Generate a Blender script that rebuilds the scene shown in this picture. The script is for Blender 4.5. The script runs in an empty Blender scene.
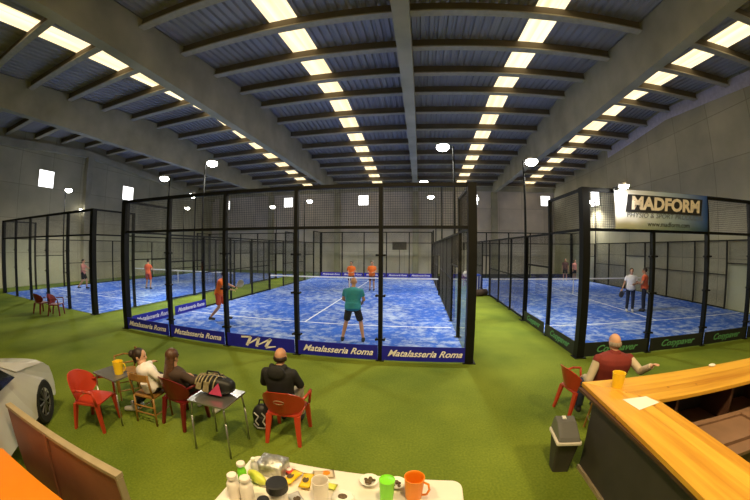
import bpy, bmesh, math, random
from mathutils import Vector, Matrix
random.seed(7)
PI = math.pi
scn = bpy.context.scene
col = scn.collection

# ------------------------------------------------------------------ materials
def _mat(name):
    m = bpy.data.materials.new(name); m.use_nodes = True
    nt = m.node_tree; nt.nodes.clear()
    out = nt.nodes.new('ShaderNodeOutputMaterial')
    return m, nt, out

def plain(name, c, rough=.6, metal=0., var=.12, scale=6., bump=0., spec=.5, coat=0.):
    """principled with a gentle noise variation of its own colour"""
    m, nt, out = _mat(name)
    b = nt.nodes.new('ShaderNodeBsdfPrincipled')
    b.inputs['Roughness'].default_value = rough
    b.inputs['Metallic'].default_value = metal
    b.inputs['Specular IOR Level'].default_value = spec
    b.inputs['Coat Weight'].default_value = coat
    tc = nt.nodes.new('ShaderNodeTexCoord')
    n = nt.nodes.new('ShaderNodeTexNoise'); n.inputs['Scale'].default_value = scale; n.inputs['Detail'].default_value = 4
    nt.links.new(tc.outputs['Object'], n.inputs['Vector'])
    r = nt.nodes.new('ShaderNodeValToRGB')
    r.color_ramp.elements[0].position = .3; r.color_ramp.elements[1].position = .7
    r.color_ramp.elements[0].color = (*[x*(1-var) for x in c], 1)
    r.color_ramp.elements[1].color = (*[min(1, x*(1+var)) for x in c], 1)
    nt.links.new(n.outputs['Fac'], r.inputs['Fac']); nt.links.new(r.outputs['Color'], b.inputs['Base Color'])
    if bump:
        bp = nt.nodes.new('ShaderNodeBump'); bp.inputs['Strength'].default_value = bump; bp.inputs['Distance'].default_value = .02
        nt.links.new(n.outputs['Fac'], bp.inputs['Height']); nt.links.new(bp.outputs['Normal'], b.inputs['Normal'])
    nt.links.new(b.outputs['BSDF'], out.inputs['Surface'])
    return m

def emit(name, c, s, stripes=False):
    m, nt, out = _mat(name)
    e = nt.nodes.new('ShaderNodeEmission'); e.inputs['Color'].default_value = (*c, 1); e.inputs['Strength'].default_value = s
    if stripes:
        tc = nt.nodes.new('ShaderNodeTexCoord')
        mp = nt.nodes.new('ShaderNodeMapping'); mp.inputs['Scale'].default_value = (4.5, .15, 1)
        n = nt.nodes.new('ShaderNodeTexNoise'); n.inputs['Scale'].default_value = 1.; n.inputs['Detail'].default_value = 3
        r = nt.nodes.new('ShaderNodeValToRGB')
        r.color_ramp.elements[0].position = .3; r.color_ramp.elements[1].position = .65
        r.color_ramp.elements[0].color = (c[0]*.72, c[1]*.66, c[2]*.55, 1); r.color_ramp.elements[1].color = (*c, 1)
        nt.links.new(tc.outputs['Object'], mp.inputs['Vector']); nt.links.new(mp.outputs['Vector'], n.inputs['Vector'])
        nt.links.new(n.outputs['Fac'], r.inputs['Fac']); nt.links.new(r.outputs['Color'], e.inputs['Color'])
    nt.links.new(e.outputs['Emission'], out.inputs['Surface'])
    return m

def glass(name, tint=(.93, .97, .96), gl=1.0, ior=1.45):
    m, nt, out = _mat(name)
    t = nt.nodes.new('ShaderNodeBsdfTransparent'); t.inputs['Color'].default_value = (*tint, 1)
    g = nt.nodes.new('ShaderNodeBsdfGlossy'); g.inputs['Roughness'].default_value = .03
    f = nt.nodes.new('ShaderNodeFresnel'); f.inputs['IOR'].default_value = ior
    mu = nt.nodes.new('ShaderNodeMath'); mu.operation = 'MULTIPLY'; mu.inputs[1].default_value = gl
    mx = nt.nodes.new('ShaderNodeMixShader')
    # the same outside-to-glass ratio whichever side of the thin pane is looked at
    ge = nt.nodes.new('ShaderNodeNewGeometry'); mr = nt.nodes.new('ShaderNodeMapRange')
    mr.inputs['To Min'].default_value = ior; mr.inputs['To Max'].default_value = 1/ior
    nt.links.new(ge.outputs['Backfacing'], mr.inputs['Value']); nt.links.new(mr.outputs['Result'], f.inputs['IOR'])
    nt.links.new(f.outputs['Fac'], mu.inputs[0]); nt.links.new(mu.outputs[0], mx.inputs['Fac'])
    nt.links.new(t.outputs[0], mx.inputs[1]); nt.links.new(g.outputs[0], mx.inputs[2])
    nt.links.new(mx.outputs[0], out.inputs['Surface'])
    return m

def turf(name, cA, cB, fine=220., patch=.55):
    m, nt, out = _mat(name)
    b = nt.nodes.new('ShaderNodeBsdfPrincipled'); b.inputs['Roughness'].default_value = .85; b.inputs['Specular IOR Level'].default_value = .15
    tc = nt.nodes.new('ShaderNodeTexCoord')
    n1 = nt.nodes.new('ShaderNodeTexNoise'); n1.inputs['Scale'].default_value = patch; n1.inputs['Detail'].default_value = 5
    n2 = nt.nodes.new('ShaderNodeTexNoise'); n2.inputs['Scale'].default_value = fine/6; n2.inputs['Detail'].default_value = 6
    for n in (n1, n2): nt.links.new(tc.outputs['Object'], n.inputs['Vector'])
    ad = nt.nodes.new('ShaderNodeMath'); ad.operation = 'ADD'
    ml = nt.nodes.new('ShaderNodeMath'); ml.operation = 'MULTIPLY'; ml.inputs[1].default_value = .55
    nt.links.new(n2.outputs['Fac'], ml.inputs[0]); nt.links.new(ml.outputs[0], ad.inputs[0]); nt.links.new(n1.outputs['Fac'], ad.inputs[1])
    r = nt.nodes.new('ShaderNodeValToRGB')
    r.color_ramp.elements[0].position = .55; r.color_ramp.elements[1].position = 1.
    r.color_ramp.elements[0].color = (*cA, 1); r.color_ramp.elements[1].color = (*cB, 1)
    nt.links.new(ad.outputs[0], r.inputs['Fac']); nt.links.new(r.outputs['Color'], b.inputs['Base Color'])
    bp = nt.nodes.new('ShaderNodeBump'); bp.inputs['Strength'].default_value = .35; bp.inputs['Distance'].default_value = .01
    nt.links.new(n2.outputs['Fac'], bp.inputs['Height']); nt.links.new(bp.outputs['Normal'], b.inputs['Normal'])
    nt.links.new(b.outputs['BSDF'], out.inputs['Surface'])
    return m

def sandy_turf(name):
    """blue artificial turf strewn with pale silica sand"""
    m, nt, out = _mat(name)
    b = nt.nodes.new('ShaderNodeBsdfPrincipled'); b.inputs['Roughness'].default_value = .8; b.inputs['Specular IOR Level'].default_value = .2
    tc = nt.nodes.new('ShaderNodeTexCoord')
    def noise(s, d, rough=.6):
        n = nt.nodes.new('ShaderNodeTexNoise'); n.inputs['Scale'].default_value = s; n.inputs['Detail'].default_value = d; n.inputs['Roughness'].default_value = rough
        nt.links.new(tc.outputs['Object'], n.inputs['Vector']); return n
    a = noise(.3, 2); f = noise(3.2, 4, .68); g = noise(.9, 3)
    ad = nt.nodes.new('ShaderNodeMath'); ad.operation = 'ADD'
    ml = nt.nodes.new('ShaderNodeMath'); ml.operation = 'MULTIPLY'; ml.inputs[1].default_value = .65
    ma = nt.nodes.new('ShaderNodeMath'); ma.operation = 'MULTIPLY'; ma.inputs[1].default_value = .35
    nt.links.new(f.outputs['Fac'], ml.inputs[0]); nt.links.new(ml.outputs[0], ad.inputs[0])
    nt.links.new(a.outputs['Fac'], ma.inputs[0]); nt.links.new(ma.outputs[0], ad.inputs[1])
    r = nt.nodes.new('ShaderNodeValToRGB'); r.color_ramp.elements[0].position = .46; r.color_ramp.elements[1].position = .62
    r.color_ramp.elements[0].color = (0, 0, 0, 1); r.color_ramp.elements[1].color = (.75, .75, .75, 1)
    nt.links.new(ad.outputs[0], r.inputs['Fac'])
    base = nt.nodes.new('ShaderNodeValToRGB')
    base.color_ramp.elements[0].position = .3; base.color_ramp.elements[1].position = .7
    base.color_ramp.elements[0].color = (.018, .085, .48, 1); base.color_ramp.elements[1].color = (.035, .14, .66, 1)
    nt.links.new(g.outputs['Fac'], base.inputs['Fac'])
    mx = nt.nodes.new('ShaderNodeMix'); mx.data_type = 'RGBA'
    nt.links.new(r.outputs['Color'], mx.inputs['Factor']); nt.links.new(base.outputs['Color'], mx.inputs[6]); mx.inputs[7].default_value = (.55, .64, .80, 1)
    nt.links.new(mx.outputs[2], b.inputs['Base Color'])
    nt.links.new(b.outputs['BSDF'], out.inputs['Surface'])
    return m

def wood(name, c1, c2, axis='X', plank=.12):
    m, nt, out = _mat(name)
    b = nt.nodes.new('ShaderNodeBsdfPrincipled'); b.inputs['Roughness'].default_value = .38
    tc = nt.nodes.new('ShaderNodeTexCoord'); mp = nt.nodes.new('ShaderNodeMapping')
    mp.inputs['Scale'].default_value = (1.2, 14, 14) if axis == 'X' else (14, 1.2, 14)
    n = nt.nodes.new('ShaderNodeTexNoise'); n.inputs['Scale'].default_value = 1.; n.inputs['Detail'].default_value = 5
    nt.links.new(tc.outputs['Object'], mp.inputs['Vector']); nt.links.new(mp.outputs['Vector'], n.inputs['Vector'])
    sx = nt.nodes.new('ShaderNodeSeparateXYZ'); nt.links.new(tc.outputs['Object'], sx.inputs[0])
    dv = nt.nodes.new('ShaderNodeMath'); dv.operation = 'DIVIDE'; dv.inputs[1].default_value = plank
    nt.links.new(sx.outputs['Y' if axis == 'X' else 'X'], dv.inputs[0])
    fl = nt.nodes.new('ShaderNodeMath'); fl.operation = 'FLOOR'; nt.links.new(dv.outputs[0], fl.inputs[0])
    wn = nt.nodes.new('ShaderNodeTexWhiteNoise'); wn.noise_dimensions = '1D'; nt.links.new(fl.outputs[0], wn.inputs['W'])
    ad = nt.nodes.new('ShaderNodeMath'); ad.operation = 'MULTIPLY_ADD'; ad.inputs[1].default_value = .5; 
    nt.links.new(wn.outputs['Value'], ad.inputs[0]); nt.links.new(n.outputs['Fac'], ad.inputs[2])
    r = nt.nodes.new('ShaderNodeValToRGB'); r.color_ramp.elements[0].position = .4; r.color_ramp.elements[1].position = .95
    r.color_ramp.elements[0].color = (*c1, 1); r.color_ramp.elements[1].color = (*c2, 1)
    nt.links.new(ad.outputs[0], r.inputs['Fac'])
    # knots
    vo = nt.nodes.new('ShaderNodeTexVoronoi'); vo.inputs['Scale'].default_value = 4.5; nt.links.new(tc.outputs['Object'], vo.inputs['Vector'])
    kr = nt.nodes.new('ShaderNodeValToRGB'); kr.color_ramp.elements[0].position = .04; kr.color_ramp.elements[1].position = .09
    kr.color_ramp.elements[0].color = (.45, .32, .2, 1); kr.color_ramp.elements[1].color = (1, 1, 1, 1)
    nt.links.new(vo.outputs['Distance'], kr.inputs['Fac'])
    mx = nt.nodes.new('ShaderNodeMix'); mx.data_type = 'RGBA'; mx.blend_type = 'MULTIPLY'; mx.inputs['Factor'].default_value = 1
    nt.links.new(r.outputs['Color'], mx.inputs[6]); nt.links.new(kr.outputs['Color'], mx.inputs[7])
    nt.links.new(mx.outputs[2], b.inputs['Base Color'])
    nt.links.new(b.outputs['BSDF'], out.inputs['Surface'])
    return m

def panel_wall(name, c, along='X', pw=2.4, ph=2.2):
    """precast concrete panels with thin joints, in metres"""
    m, nt, out = _mat(name)
    b = nt.nodes.new('ShaderNodeBsdfPrincipled'); b.inputs['Roughness'].default_value = .85; b.inputs['Specular IOR Level'].default_value = .2
    tc = nt.nodes.new('ShaderNodeTexCoord'); sx = nt.nodes.new('ShaderNodeSeparateXYZ'); nt.links.new(tc.outputs['Object'], sx.inputs[0])
    cb = nt.nodes.new('ShaderNodeCombineXYZ'); nt.links.new(sx.outputs[along], cb.inputs[0]); nt.links.new(sx.outputs['Z'], cb.inputs[1])
    br = nt.nodes.new('ShaderNodeTexBrick'); br.offset = 0; br.inputs['Scale'].default_value = 1
    br.inputs['Brick Width'].default_value = pw; br.inputs['Row Height'].default_value = ph; br.inputs['Mortar Size'].default_value = .02
    br.inputs['Color1'].default_value = (*[x*1.06 for x in c], 1); br.inputs['Color2'].default_value = (*[x*.92 for x in c], 1)
    br.inputs['Mortar'].default_value = (*[x*.7 for x in c], 1)
    nt.links.new(cb.outputs[0], br.inputs['Vector'])
    n = nt.nodes.new('ShaderNodeTexNoise'); n.inputs['Scale'].default_value = .6; n.inputs['Detail'].default_value = 5
    nt.links.new(tc.outputs['Object'], n.inputs['Vector'])
    r = nt.nodes.new('ShaderNodeValToRGB'); r.color_ramp.elements[0].position = .3; r.color_ramp.elements[1].position = .7
    r.color_ramp.elements[0].color = (.8, .8, .78, 1); r.color_ramp.elements[1].color = (1.08, 1.06, 1.02, 1)
    nt.links.new(n.outputs['Fac'], r.inputs['Fac'])
    mx = nt.nodes.new('ShaderNodeMix'); mx.data_type = 'RGBA'; mx.blend_type = 'MULTIPLY'; mx.inputs['Factor'].default_value = 1
    nt.links.new(br.outputs['Color'], mx.inputs[6]); nt.links.new(r.outputs['Color'], mx.inputs[7])
    nt.links.new(mx.outputs[2], b.inputs['Base Color'])
    nt.links.new(b.outputs['BSDF'], out.inputs['Surface'])
    return m

def gradient_print(name, x0, x1):
    """banner print: white at one end running into blue"""
    m, nt, out = _mat(name)
    b = nt.nodes.new('ShaderNodeBsdfPrincipled'); b.inputs['Roughness'].default_value = .5
    tc = nt.nodes.new('ShaderNodeTexCoord'); sx = nt.nodes.new('ShaderNodeSeparateXYZ'); nt.links.new(tc.outputs['Object'], sx.inputs[0])
    mr = nt.nodes.new('ShaderNodeMapRange'); mr.inputs['From Min'].default_value = x0; mr.inputs['From Max'].default_value = x1
    nt.links.new(sx.outputs['X'], mr.inputs['Value'])
    r = nt.nodes.new('ShaderNodeValToRGB')
    e = r.color_ramp.elements; e[0].position = .12; e[0].color = (.95, .97, 1, 1); e[1].position = 1.; e[1].color = (.03, .10, .42, 1)
    k = e.new(.5); k.color = (.42, .55, .68, 1)
    nt.links.new(mr.outputs['Result'], r.inputs['Fac']); nt.links.new(r.outputs['Color'], b.inputs['Base Color'])
    nt.links.new(b.outputs['BSDF'], out.inputs['Surface'])
    return m

M = dict(
    grass=turf('green_turf', (.080, .125, .011), (.20, .255, .026)),
    court=sandy_turf('blue_sanded_turf'),
    line=plain('line_white', (.80, .84, .88), .8),
    black=plain('black_steel', (.004, .0045, .0045), .5, .0, spec=.25),
    wire=plain('mesh_wire', (.055, .055, .05), .6, .0),
    glass=glass('court_glass'),
    concL=panel_wall('concrete_panels_side', (.52, .49, .36), 'Y'),
    concB=panel_wall('concrete_panels_back', (.74, .67, .62), 'X'),
    beam=plain('concrete_beam', (.45, .42, .31), .85, var=.2, scale=.7, spec=.2),
    purlin=plain('purlin_web_shaded', (.17, .14, .10), .85, var=.12, scale=1., spec=.2),  # dark tone puts the shade of the upright face into the colour
    flange=plain('purlin_flange_lit', (.47, .43, .33), .8, var=.1, spec=.2),  # paler tone puts the light on the underside into the colour
    roof=plain('roof_sheet', (.35, .335, .345), .5, .15, var=.12, scale=.5),
    flash=plain('white_flashing', (.66, .62, .70), .7),
    sky=emit('translucent_daylight', (1., .82, .50), 1.9, True),
    pane=emit('window_daylight', (1., .98, .98), 3.0),
    lamp=emit('lamp_glow', (1., .97, .86), 34.),
    lampdim=emit('lamp_glow_soft', (1., .97, .86), 14.),
    bannerb=plain('banner_blue', (.010, .010, .40), .5),
    bannerk=plain('banner_black', (.012, .014, .016), .5),
    textw=plain('print_white', (.92, .88, .90), .6),
    textg=plain('print_green', (.10, .32, .13), .6),
    textk=plain('print_black', (.02, .02, .025), .6),
    textcream=plain('print_cream', (.9, .80, .68), .6),
    textgrey=plain('print_grey', (.16, .19, .24), .6),
    red=plain('red_plastic', (.46, .045, .018), .3, var=.06),
    darkred=plain('dark_red_plastic', (.15, .008, .010), .3, var=.06),
    skin=plain('skin', (.52, .27, .16), .5, var=.05),
    skin2=plain('skin_light', (.60, .34, .22), .5, var=.05),
    hairdark=plain('hair_dark', (.025, .012, .008), .5, var=.3, scale=40),
    hairbrown=plain('hair_brown', (.085, .035, .015), .45, var=.35, scale=40),
    hairgrey=plain('hair_grey', (.3, .25, .2), .6, var=.2, scale=40),
    eye=plain('eye', (.02, .015, .01), .2),
    teal=plain('cloth_teal', (.03, .27, .34), .8),
    orange=plain('cloth_orange', (.85, .16, .015), .8),
    coral=plain('cloth_coral', (.75, .12, .04), .8),
    pink=plain('cloth_faded_coral', (.50, .20, .17), .8),
    white=plain('cloth_white', (.85, .80, .80), .8),
    cloth_black=plain('cloth_black', (.012, .012, .014), .85),
    cloth_navy=plain('cloth_navy', (.015, .02, .05), .85),
    jeans=plain('cloth_denim', (.035, .05, .11), .85),
    brown=plain('cloth_dark_brown', (.05, .028, .018), .8),
    vest=plain('cloth_wine', (.20, .022, .016), .8),
    beige=plain('cloth_beige', (.56, .46, .33), .85),
    redshort=plain('cloth_red_shorts', (.6, .07, .03), .8),
    khaki=plain('cloth_khaki', (.45, .38, .28), .85),
    maroon=plain('cloth_maroon', (.10, .04, .04), .85),
    bluec=plain('cloth_blue', (.02, .06, .38), .8),
    shoe=plain('shoe_white', (.7, .68, .64), .6),
    shoed=plain('shoe_dark', (.03, .03, .035), .6),
    brasswood=plain('varnished_tan_wood', (.30, .15, .035), .4, var=.2, scale=14),
    steel=plain('brushed_steel', (.42, .42, .41), .28, .85, var=.05),
    tabletop=plain('table_grey_laminate', (.20, .20, .20), .22, .4, var=.05),
    whitep=plain('white_plastic', (.82, .76, .68), .5, var=.03),
    counter=wood('pine_planks', (.50, .21, .014), (.80, .45, .05)),
    countery=wood('pine_planks_turned', (.50, .21, .014), (.80, .45, .05), 'Y'),
    cpanel=plain('dark_grey_board', (.055, .048, .042), .6, var=.15, scale=3),
    cab=plain('brown_cabinet', (.22, .125, .075), .5, var=.15, scale=4),
    cabd=plain('dark_brown_cabinet', (.08, .035, .02), .5, var=.15),
    yellow=plain('yellow_plastic', (.90, .60, .02), .35, var=.04),
    green=plain('green_plastic', (.22, .75, .03), .35, var=.04),
    orangep=plain('orange_plastic', (.85, .25, .01), .35, var=.04),
    lime=plain('lime_plastic', (.6, .65, .08), .4, var=.06),
    clearp=glass('clear_plastic', (.80, .80, .78), 1.5, 1.6),
    smoke=plain('smoked_plastic', (.16, .16, .155), .15, var=.05),
    foil=plain('foil', (.5, .5, .47), .3, .7, var=.3, scale=30, bump=.6),
    paper=plain('paper', (.86, .85, .80), .8, var=.02),
    board=plain('red_brown_board', (.21, .082, .045), .55, var=.15, scale=2.5),
    rail=plain('beige_rail', (.34, .27, .16), .6),
    car=plain('white_car_paint', (.66, .66, .64), .25, .0, var=.01, coat=.8),
    carglass=plain('car_glass', (.01, .012, .014), .05),
    tyre=plain('tyre_rubber', (.012, .012, .012), .8),
    alloy=plain('alloy_rim', (.20, .20, .20), .35, .8),
    bagblack=plain('bag_black', (.012, .012, .013), .5),
    baggold=plain('bag_gold', (.36, .30, .17), .45, .2, var=.3, scale=25),
    bagpink=plain('bag_pink', (.62, .06, .17), .6),
    bagwhite=plain('bag_white', (.6, .6, .6), .6),
    olive=plain('food_dark', (.10, .065, .03), .6, var=.6, scale=50),
    redpack=plain('packet_red', (.6, .05, .03), .4),
    netc=plain('net_cord', (.03, .03, .03), .8),
    racket=plain('racket_face', (.10, .10, .12), .4),
    racketw=plain('racket_face_pale', (.6, .6, .58), .4),
)

# ------------------------------------------------------------------ mesh helpers
def box(bm, c, s, rot=None):
    r = bmesh.ops.create_cube(bm, size=1)
    mt = Matrix.Translation(c) @ (rot if rot else Matrix.Identity(4)) @ Matrix.Diagonal((*s, 1))
    bmesh.ops.transform(bm, matrix=mt, verts=r['verts'])
    return r['verts']

def bbox(bm, a, b):
    return box(bm, [(a[i]+b[i])/2 for i in range(3)], [abs(b[i]-a[i]) for i in range(3)])

def align(p0, p1):
    d = Vector(p1)-Vector(p0)
    return Matrix.Translation((Vector(p0)+Vector(p1))/2) @ d.to_track_quat('Z', 'Y').to_matrix().to_4x4(), d.length

def rod(bm, p0, p1, r0, r1=None, seg=10):
    if r1 is None: r1 = r0
    mt, L = align(p0, p1)
    if L < 1e-6: return
    r = bmesh.ops.create_cone(bm, cap_ends=True, segments=seg, radius1=r0, radius2=r1, depth=L)
    bmesh.ops.transform(bm, matrix=mt, verts=r['verts'])

def ball(bm, c, r, sub=2, rot=None):
    if not hasattr(r, '__len__'): r = (r, r, r)
    q = bmesh.ops.create_icosphere(bm, subdivisions=sub, radius=1)
    bmesh.ops.transform(bm, matrix=Matrix.Translation(c) @ (rot if rot else Matrix.Identity(4)) @ Matrix.Diagonal((*r, 1)), verts=q['verts'])

def tube(bm, pts, r, seg=8):
    for a, b in zip(pts, pts[1:]): rod(bm, a, b, r, r, seg)
    for p in pts[1:-1]: ball(bm, p, r*1.0, 1)

def lathe(bm, prof, c=(0, 0, 0), seg=24):
    rings = []
    for (r, z) in prof:
        rings.append([bm.verts.new((c[0]+max(r, 1e-4)*math.cos(2*PI*i/seg), c[1]+max(r, 1e-4)*math.sin(2*PI*i/seg), c[2]+z)) for i in range(seg)])
    for a, b in zip(rings, rings[1:]):
        for i in range(seg): bm.faces.new((a[i], a[(i+1) % seg], b[(i+1) % seg], b[i]))
    bm.faces.new(list(reversed(rings[0]))); bm.faces.new(rings[-1])

def prism(bm, pts, z0, z1):
    a = [bm.verts.new((x, y, z0)) for x, y in pts]; b = [bm.verts.new((x, y, z1)) for x, y in pts]
    bm.faces.new(list(reversed(a))); bm.faces.new(b)
    n = len(pts)
    for i in range(n): bm.faces.new((a[i], a[(i+1) % n], b[(i+1) % n], b[i]))

def rrect(cx, cy, w, h, r, n=6):
    P = []
    for (sx, sy, a0) in ((1, 1, 0), (-1, 1, 90), (-1, -1, 180), (1, -1, 270)):
        for i in range(n+1):
            a = math.radians(a0+90*i/n)
            P.append((cx+sx*(w/2-r)+r*math.cos(a), cy+sy*(h/2-r)+r*math.sin(a)))
    return P

def link(o, parent=None):
    col.objects.link(o)
    if parent is not None: o.parent = parent
    return o

def obj(name, bm, m, parent=None, smooth=False, bevel=0.):
    bmesh.ops.recalc_face_normals(bm, faces=bm.faces)
    me = bpy.data.meshes.new(name); bm.to_mesh(me); bm.free()
    me.materials.append(M[m] if isinstance(m, str) else m)
    if smooth:
        for p in me.polygons: p.use_smooth = True
    o = bpy.data.objects.new(name, me); link(o, parent)
    if bevel:
        b = o.modifiers.new('bevel', 'BEVEL'); b.width = bevel; b.segments = 2; b.limit_method = 'ANGLE'
    return o

def BM(): return bmesh.new()

def tag(o, label=None, cat=None, group=None, kind=None):
    if label: o['label'] = label
    if cat: o['category'] = cat
    if group: o['group'] = group
    if kind: o['kind'] = kind
    return o

def thing(name, label, cat, loc=(0, 0, 0), rz=0., group=None):
    o = bpy.data.objects.new(name, None); o.empty_display_size = .1
    link(o); o.location = loc; o.rotation_euler = (0, 0, rz)
    return tag(o, label, cat, group)

def copy_tree(o, parent=None):
    c = o.copy(); col.objects.link(c); c.parent = parent
    for ch in list(o.children): copy_tree(ch, c)
    return c

def struct(name, bm, m, **k):
    o = obj(name, bm, m, **k); o['kind'] = 'structure'; return o

def text(body, size, m, parent, mat4, name='lettering', shear=0., bold=0., ext=.004, sx=1.):
    cu = bpy.data.curves.new(name, 'FONT'); cu.body = body; cu.size = size; cu.align_x = 'CENTER'; cu.align_y = 'CENTER'
    cu.shear = shear; cu.offset = bold; cu.extrude = ext; cu.resolution_u = 3
    t = bpy.data.objects.new('tmp', cu); col.objects.link(t)
    bpy.context.view_layer.update()
    dg = bpy.context.evaluated_depsgraph_get()
    me = bpy.data.meshes.new_from_object(t.evaluated_get(dg)); me.name = name
    bpy.data.objects.remove(t); bpy.data.curves.remove(cu)
    me.transform(Matrix.Diagonal((sx, 1, 1, 1)))
    me.materials.clear(); me.materials.append(M[m])
    o = bpy.data.objects.new(name, me); link(o, parent); o.matrix_local = mat4
    return o

# ------------------------------------------------------------------ the hall shell
XL, XR, YB, YF = -20.5, 17.95, 24.3, -13.0
RY, RZ, SL = 7.7, 10.48, .082
def roofz(y): return RZ - SL*abs(y-RY)

bm = BM(); bbox(bm, (XL-.3, YF-.3, -.2), (XR+.3, YB+.3, 0)); struct('floor', bm, 'grass')
def gable(bm, x0, x1):
    prof = [(YF, 0), (YB, 0), (YB, roofz(YB)+.1), (RY, RZ+.1), (YF, roofz(YF)+.1)]
    a = [bm.verts.new((x0, y, z)) for y, z in prof]; b = [bm.verts.new((x1, y, z)) for y, z in prof]
    bm.faces.new(a); bm.faces.new(b[::-1])
    for i in range(5): bm.faces.new((a[i], b[i], b[(i+1) % 5], a[(i+1) % 5]))
bm = BM(); gable(bm, XL-.25, XL); struct('wall_left', bm, 'concL')
bm = BM(); gable(bm, XR, XR+.25); struct('wall_right', bm, 'concL')
bm = BM(); bbox(bm, (XL-.25, YB, 0), (XR+.25, YB+.25, roofz(YB)+.1)); struct('wall_back', bm, 'concB')
bm = BM(); bbox(bm, (XL-.25, YF-.25, 0), (XR+.25, YF, roofz(YF)+.1)); struct('wall_front', bm, 'concB')

# corrugated roof, cut open where the translucent strips run
strips = [(-8.22, -7.24), (-.82, .16), (7.60, 8.56), (14.45, 15.6)]
def sheet(bm, x0, x1, y0, y1, up=0.):
    pitch, d = .30, .075
    pts = []; x = x0
    while x < x1-1e-4:
        for fx, dz in ((0, 0), (.45, 0), (.58, d), (.87, d)):
            xx = x+fx*pitch
            if xx < x1: pts.append((xx, dz))
        x += pitch
    pts.append((x1, 0))
    a = [bm.verts.new((px, y0, roofz(y0)+dz+up)) for px, dz in pts]
    b = [bm.verts.new((px, y1, roofz(y1)+dz+up)) for px, dz in pts]
    for i in range(len(pts)-1): bm.faces.new((a[i], a[i+1], b[i+1], b[i]))
edges = [XL-.2] + [v for s in strips for v in s] + [XR+.2]
bm = BM()
for i in range(0, len(edges), 2):
    sheet(bm, edges[i], edges[i+1], YF, RY); sheet(bm, edges[i], edges[i+1], RY, YB)
struct('ceiling', bm, 'roof')
for i, (a, b) in enumerate(strips):
    bm = BM(); sheet(bm, a, b, YF, RY, .002); sheet(bm, a, b, RY, YB, .002)
    struct('window_%d' % (i+1), bm, 'sky')

# purlins across the hall
tn = 0
PY0, PP = 1.49, 2.06
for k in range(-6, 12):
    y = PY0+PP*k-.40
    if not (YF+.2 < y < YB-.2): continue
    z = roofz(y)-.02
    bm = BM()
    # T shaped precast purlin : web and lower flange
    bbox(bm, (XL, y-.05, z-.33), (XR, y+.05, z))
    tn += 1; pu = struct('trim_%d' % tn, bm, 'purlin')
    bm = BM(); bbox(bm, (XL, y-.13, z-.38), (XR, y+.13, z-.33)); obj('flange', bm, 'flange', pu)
# deep tapered main beams along the hall
for xc in (-19.9, -12.33, -4.6, 3.52, 11.48):
    if xc < -19: continue
    bm = BM(); w = .21
    prof = [(YF, 8.2), (YB, 8.2), (YB, roofz(YB)-.06), (RY, RZ-.06), (YF, roofz(YF)-.06)]
    a = [bm.verts.new((xc-w, y, z)) for y, z in prof]; b = [bm.verts.new((xc+w, y, z)) for y, z in prof]
    bm.faces.new(a); bm.faces.new(b[::-1])
    for i in range(5): bm.faces.new((a[i], b[i], b[(i+1) % 5], a[(i+1) % 5]))
    tn += 1; struct('trim_%d' % tn, bm, 'beam')
# wall-head beams and columns
def sloped(bm, x0, x1, y0, y1, top, depth):
    ys = [y0] + ([RY] if y0 < RY < y1 else []) + [y1]
    for p, q in zip(ys, ys[1:]):
        v = [bm.verts.new((x, y, roofz(y)-dz)) for x in (x0, x1) for y in (p, q) for dz in (top, top+depth)]
        f = lambda *i: bm.faces.new([v[j] for j in i])
        f(0, 1, 3, 2); f(4, 6, 7, 5); f(0, 4, 5, 1); f(2, 3, 7, 6); f(0, 2, 6, 4); f(1, 5, 7, 3)
bm = BM(); sloped(bm, XL, XL+.35, YF, YB, .62, .5); tn += 1; struct('trim_%d' % tn, bm, 'beam')
bm = BM(); sloped(bm, XR-.05, XR, -9, 14.0, .10, .62); tn += 1; struct('trim_%d' % tn, bm, 'flash')
bm = BM(); bbox(bm, (XL, 7.45, 0), (XL+.45, 7.95, 9.4)); tn += 1; struct('trim_%d' % tn, bm, 'beam')
for x in (-18.9, -12.3, -4.6, 3.5, 11.48):
    bm = BM(); bbox(bm, (x-.3, YB-.3, 0), (x+.3, YB, 8.3)); tn += 1; struct('trim_%d' % tn, bm, 'beam')
bm = BM(); bbox(bm, (XL, YB-.2, roofz(YB)-.75), (XR, YB, roofz(YB)-.3)); tn += 1; struct('trim_%d' % tn, bm, 'beam')

# small square windows, bright with daylight
wn = len(strips)
def window(c, axis, s=1.1):
    global wn
    wn += 1
    bm = BM(); h = s/2
    if axis == 'Y': bbox(bm, (c[0]-h, c[1]-.02, c[2]-h), (c[0]+h, c[1]-.01, c[2]+h))
    elif axis == 'X+': bbox(bm, (c[0]+.01, c[1]-h, c[2]-h), (c[0]+.02, c[1]+h, c[2]+h))
    else: bbox(bm, (c[0]-.02, c[1]-h, c[2]-h), (c[0]-.01, c[1]+h, c[2]+h))
    o = struct('window_%d' % wn, bm, 'pane')
    bm = BM(); t = .06
    for (u0, v0, u1, v1) in ((-h-t, -h-t, h+t, -h), (-h-t, h, h+t, h+t), (-h-t, -h, -h, h), (h, -h, h+t, h)):
        if axis == 'Y': bbox(bm, (c[0]+u0, c[1]-.05, c[2]+v0), (c[0]+u1, c[1], c[2]+v1))
        elif axis == 'X+': bbox(bm, (c[0], c[1]+u0, c[2]+v0), (c[0]+.05, c[1]+u1, c[2]+v1))
        else: bbox(bm, (c[0]-.05, c[1]+u0, c[2]+v0), (c[0], c[1]+u1, c[2]+v1))
    f = obj('window_frame', bm, 'beam', o)
for x in (-18.4, -10.25, -1.87, 9.28, 17.0): window((x, YB, 7.5), 'Y', 1.02)
for y in (4.35, 11.9): window((XL, y, 7.2), 'X+', 1.15)
window((XR, 16.2, 6.62), 'X-', 1.3)

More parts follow.
